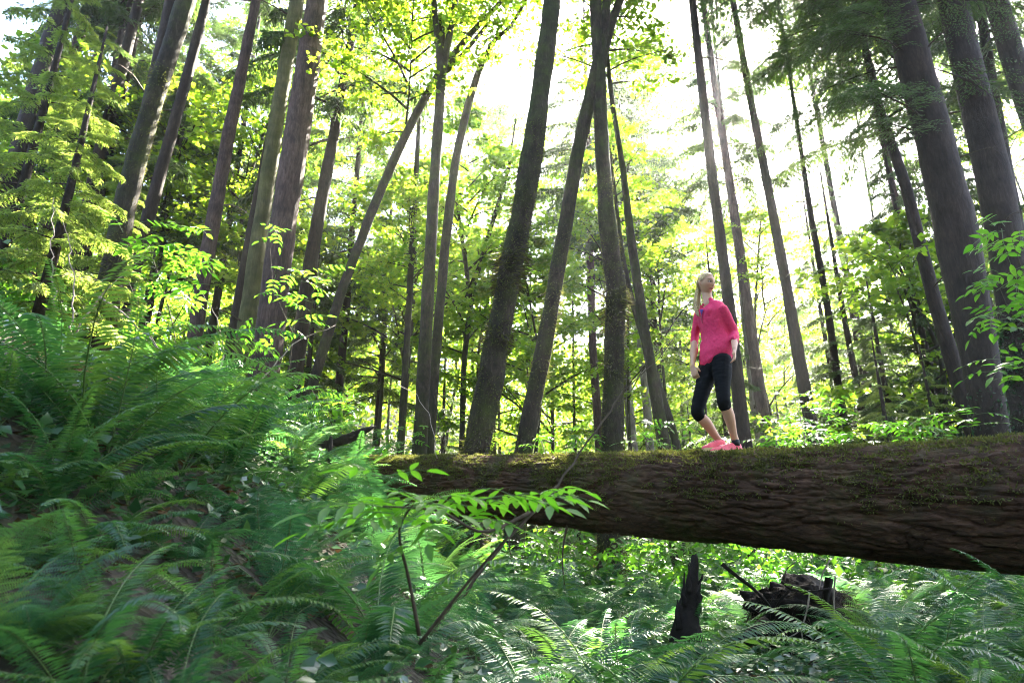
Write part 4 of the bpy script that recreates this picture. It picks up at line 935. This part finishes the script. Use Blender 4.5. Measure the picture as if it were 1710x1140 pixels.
for sg in (-1, 1):
    e0 = head_world(np.array(sg*.070), np.array(-.008), np.array(-.020)); e1 = head_world(np.array(sg*.078), np.array(-.018), np.array(.016))
    limb(b, [(e0, .008, .010), ((e0+e1)/2 + HL*sg*.004, .009, .016), (e1, .009, .014)], n=8, m=8, side=HL)
body = remesh(b, .0042, 3); V = coords(body)
loc = V - hd; lx, ly, lz = loc @ HL, loc @ HF, loc @ HU
skin = np.array([.56, .30, .20]); colr = np.tile(skin, (len(V), 1))
def paint(mask, c): 
    global colr
    colr = colr*(1-mask[:, None]) + np.array(c)*mask[:, None]
hm = (np.abs(lz) < .13) & (np.hypot(lx, ly) < .15) & (ly > .02)
G = lambda cx, cz, sx, sz: np.exp(-((np.abs(lx)-cx)/sx)**4 - ((lz-cz)/sz)**4)*hm
paint(.85*G(0, -.056, .024, .010), (.40, .085, .085)); paint(.9*G(0, -.0555, .022, .0035), (.09, .02, .02))
paint(.9*G(.032, .030, .020, .006), (.11, .055, .025)); paint(.85*G(.031, .010, .020, .0095), (.07, .03, .02)); paint(.3*G(.042, -.022, .02, .018), (.62, .24, .20))  # brows and cheeks; eye sockets darkened with painted shade
paint(.6*G(0, -.033, .013, .006), (.22, .08, .06))
nn = fbm(V*22, 2, 9)-.5; colr = np.clip(colr*(1+.16*nn[:, None]), 0, 1)
at = body.attributes.new('skin_col', 'FLOAT_COLOR', 'POINT'); at.data.foreach_set('color', np.concatenate([colr, np.ones((len(V), 1))], 1).astype(np.float32).reshape(-1))
setco(body, V-PL); body.materials.clear(); body.materials.append(M['skin']); obj('body', body, person)
def ellipsoid(mb, c, ax, n=10, m=0):
    u, v = np.meshgrid(np.linspace(0, 2*PI, n*2, endpoint=False), np.linspace(.05, PI-.05, n)); d = np.stack([np.sin(v)*np.cos(u), np.sin(v)*np.sin(u), np.cos(v)], -1)
    V = c + d @ np.asarray(ax); i = np.arange(n-1)[:, None]*2*n; j = np.arange(2*n)[None]; j2 = (j+1) % (2*n)
    mb.add(V, np.stack([i+j, i+2*n+j, i+2*n+j2, i+j2], -1).reshape(-1, 4), m)
for sg in (-1, 1):
    c = head_world(np.array(sg*.030), np.array(.0700), np.array(.009)); look = norm(HF*.85 + HL*.35 + HU*.18)
    e = MB(); ellipsoid(e, c, np.array([HL*.0125, HF*.0080, HU*.0056])); eo = child_world(e, 'eye', M['eye_white'], person)
    e = MB(); ellipsoid(e, c + HF*.0050 + HL*.0026 + HU*.0006, np.array([HL*.0075, HF*.0042, HU*.0062])); child_world(e, 'iris', M['iris'], person).parent = eo

# --- hair: a swept-back cap and a ponytail over the shoulder
cap = MB(); X, Y_, Z = head_local(nd, .0085)
st = .0035*np.sin(np.arctan2(nd[..., 2]+.2, nd[..., 0])*26) + .004*(vnoise(nd*9, 4)-.5)
CW = hd + (X*(1+st*6))[..., None]*HL + (Y_*(1+st*4)-.004)[..., None]*HF + (Z*(1+st*4))[..., None]*HU
z_, y_ = nd[..., 2], nd[..., 1]
line = (y_ < np.interp(z_, [-.6, .05, .12, .35, .60, .78, 1.0], [-.30, -.30, .24, .44, .60, .74, .8])) & (z_ > -.62)
keepf = line.reshape(-1)[Fh].all(1); cap.add(CW, Fh[keepf]); child_world(cap, 'hair', M['hair'], person)
pt = MB(); hb = hd - HF*.095 + HU*.005
PT = [hb + HF*.02, hb - HF*.015 - HU*.01, hb + HF*.005 - HU*.06 - HL*.01, J(1162.5, 508, .06), J(1163.5, 520, .03), J(1167, 529, -.02)]
for k in range(9):
    off = RS.normal(0, .009, 3); q = smoothline([p + off*(.4+.25*i0) for i0, p in enumerate(PT)], 16)
    add_tube(pt, q, np.array([.010, .014, .018, .020, .021, .021, .021, .020, .019, .018, .017, .015, .013, .010, .007, .003])*.85, 8)
child_world(pt, 'ponytail', M['hair'], person)
bnd = MB(); add_tube(bnd, [hb + HF*.012, hb - HF*.004], [.018, .018], 10); child_world(bnd, 'hair_band', M['black'], person)

# --- top
t = MB()
def ring(px, py, a, bb, dy=0): return (J(px, py, dy), a, bb)
limb(t, [ring(1196, 590, .172, .132), ring(1197, 579, .166, .126), ring(1194.5, 563, .138, .102), ring(1191, 548, .130, .098), ring(1189, 534, .140, .108), ring(1188, 522, .150, .110), ring(1188.5, 514, .140, .088), ring(1187, 509.5, .105, .072), ring(1184.5, 506, .062, .060)], n=26, m=40, side=TL)
for sh, el, wr, f in ((shR, elR, wrR, .40), (shL, elL, wrL, .56)):
    limb(t, [(sh, .050), (sh+.3*(el-sh), .052), (sh+.65*(el-sh), .048), (el, .045), (el+f*.5*(wr-el), .043), (el+f*(wr-el), .038)], m=30)
top = remesh(t, .0065, 5); V = coords(top)
# shear the hem: it dips in front, and fold the cloth
lat = (V - pel) @ TL; w = smooth01((J(1196, 560)[2] - V[:, 2])/.16)*(np.abs(lat) < .22); V[:, 2] += w*(.30*lat - .015)
fold = fbm(np.stack([V[:, 0]*16 + V[:, 2]*9, V[:, 1]*14, V[:, 2]*9 - V[:, 0]*12], -1), 3, 61)-.5; nrm = np.zeros(len(top.vertices)*3, np.float32); top.vertices.foreach_get('normal', nrm)
V += nrm.reshape(-1, 3)*(np.abs(fold)*.026 + fold*.010 - .006)[:, None]
setco(top, V-PL); top.materials.clear(); top.materials.append(M['pink']); to = obj('zip_top', top, person)
# open collar, undershirt, zip and cuffs
fr = lambda px, py, out: J(px, py) + TF*out
co = MB(); a = np.linspace(-2.55, 2.55, 34); ctr = J(1184, 505.5) + np.array([0, 0, .004])
for k in range(2): pass
rimp = np.array([ctr + TL*(.058*math.sin(q)) - TF*(.058*math.cos(q)) + np.array([0, 0, -.004 - .020*max(0, abs(q)-1.2)]) for q in a])
add_tube(co, rimp, .011, 8); child_world(co, 'collar', M['pink'], person).parent = to
def on_top(px, py, lift=.003):
    """a point on the front of the top at this pixel"""
    P = J(px, py); d = norm(P - np.array([0, 0, CZ])); rel = V - np.array([0, 0, CZ]); tt = rel @ d; off = np.linalg.norm(rel - tt[:, None]*d, axis=1)
    k = np.where(off < .012)[0]; kk = k[np.argmin(tt[k])] if len(k) else int(np.argmin(off)); return np.array([0, 0, CZ]) + d*(tt[kk]-lift)
z1 = MB(); zp = [on_top(x, y) for x, y in ((1171, 523), (1171.5, 531), (1173, 540))]; add_tube(z1, zp, .0035, 6); child_world(z1, 'zip', M['zip'], person).parent = to
us = MB(); tri = [on_top(1168.5, 517, .006), on_top(1174.5, 516, .006), on_top(1171.5, 527, .005)]; us.add(np.array(tri + [q + TF*-.01 for q in tri]), np.array([[0, 1, 2]])); child_world(us, 'undershirt', M['purple'], person)

# --- leggings
g = MB(); limb(g, [(J(1197, 585), .125, .095), (pel-np.array([0,0,.01]), .146, .108), ((hipR+hipL)/2-np.array([0, 0, .03]), .130, .105)], n=24, m=14, side=TL)
for hp, kn, an, f in ((hipR, knR, anR, .13), (hipL, knL, anL, .14)):
    limb(g, [(hp, .096), (hp+.25*(kn-hp), .090), (hp+.6*(kn-hp), .073), (kn-.04*(kn-hp), .058), (kn, .058), (kn+f*(an-kn), .0555)], m=30)
leg = remesh(g, .0065, 4); V2 = coords(leg); fold = fbm(V2*np.array([12, 12, 34]), 2, 62)-.5; nrm = np.zeros(len(leg.vertices)*3, np.float32); leg.vertices.foreach_get('normal', nrm)
V2 += nrm.reshape(-1, 3)*(fold*.010)[:, None]; setco(leg, V2-PL); leg.materials.clear(); leg.materials.append(M['black']); obj('leggings', leg, person)

# --- shoes and socks
def shoe(an, toe, heel, roll=0):
    fwd = norm(toe-heel); L = np.linalg.norm(toe-heel); sd = norm(np.cross(fwd, [0, 0, 1.])); upv = np.cross(sd, fwd)
    f = np.linspace(0, 1, 22); hw = np.interp(f, [0, .06, .2, .45, .72, .9, .97, 1], [.022, .031, .034, .033, .043, .034, .022, .008]); ht = np.interp(f, [0, .05, .2, .32, .5, .75, .92, 1], [.060, .072, .070, .074, .060, .042, .030, .014])
    r = MB(); th = np.linspace(0, PI, 11); S_ = MB()
    R_ = []
    for k in range(22):
        c = heel + fwd*f[k]*L; R_.append([c + sd*hw[k]*math.cos(q) + upv*(.018 + ht[k]*math.sin(q)**.8) for q in th])
    R_ = np.array(R_); n2 = 11; i = np.arange(21)[:, None]*n2; j = np.arange(n2-1)[None]
    r.add(R_, np.stack([i+j, i+j+1, i+n2+j+1, i+n2+j], -1).reshape(-1, 4))
    for e in (0, 21): r.add(R_[e], np.arange(11)[None])
    sh_ = child_world(r, 'shoe', M['shoe'], person)
    ol = np.concatenate([[heel + fwd*f[k]*L + sd*(hw[k]+.004) for k in range(22)], [heel + fwd*f[k]*L - sd*(hw[k]+.004) for k in range(21, -1, -1)]]); m_ = len(ol)
    VV = np.concatenate([ol - upv*.004, ol + upv*.022]); q = np.arange(m_)
    S_.add(VV, np.stack([q, (q+1) % m_, m_+(q+1) % m_, m_+q], -1)); S_.add(VV[:m_], q[None, ::-1]); S_.add(VV[m_:], q[None])
    child_world(S_, 'sole', M['sole'], person, False).parent = sh_
    for k in range(4):
        fc = .42 + .085*k; x = fc*21; k0 = int(x); w_ = np.interp(fc, f, hw)*.62; h_ = np.interp(fc, f, ht)+.019
        lc = MB(); c = heel + fwd*fc*L; add_tube(lc, [c - sd*w_ + upv*(h_-.010), c + upv*(h_+.003), c + sd*w_ + upv*(h_-.010)], .0036, 6); child_world(lc, 'lace', M['lace'], person).parent = sh_
    sk = MB(); add_tube(sk, [an + np.array([0, 0, -.05]), an + np.array([0, 0, -.02]), an + np.array([0, 0, .004])], [.036, .037, .035], 14); child_world(sk, 'sock', M['sock'], person)
def log_top(p): 
    s_ = np.dot(p - LOG_C, LOG_D); c, r_ = log_axis(np.array(s_)); dd = p - c; lat = np.dot(dd - np.dot(dd, LOG_D)*LOG_D, LA); lat = np.clip(lat, -.3, .3)
    q, _ = log_surface(np.array([s_]), np.array([math.acos(lat/.41)])); return float(q[0, 2])
hl, tl_ = J(1237, 744, -.04), J(1187, 750, -.14); hl[2] = log_top(hl)+.010; tl_[2] = log_top(tl_)+.008
shoe(anL, tl_, hl)
hr, tr = J(1212, 744, .06), J(1173, 751, .02); tr[2] = log_top(tr)+.008; hr[2] = log_top(hr)+.045
shoe(anR, tr, hr)

# ------------------------------------------------------------------ sunlit haze in the air of the wood
hz = MB(); lo = np.array([-120, -40, -3.]); hi = np.array([120, 95, 46.])
cs = np.array([[x, y, z] for x in (0, 1) for y in (0, 1) for z in (0, 1)])*(hi-lo)+lo
hz.add(cs, np.array([[0, 1, 3, 2], [4, 6, 7, 5], [0, 4, 5, 1], [2, 3, 7, 6], [0, 2, 6, 4], [1, 5, 7, 3]]))
hm_ = bpy.data.materials.new('haze'); hm_.use_nodes = True; hN = hm_.node_tree.nodes; hN.remove(hN['Principled BSDF'])
pv = hN.new('ShaderNodeVolumePrincipled'); pv.inputs['Density'].default_value = .0007; pv.inputs['Color'].default_value = (.95, .97, 1, 1); pv.inputs['Anisotropy'].default_value = .75
hm_.node_tree.links.new(pv.outputs[0], hN['Material Output'].inputs['Volume'])
tag(hz.build('haze', hm_, None, False), 'thin sunlit haze hanging in the wood', 'haze', kind='stuff')
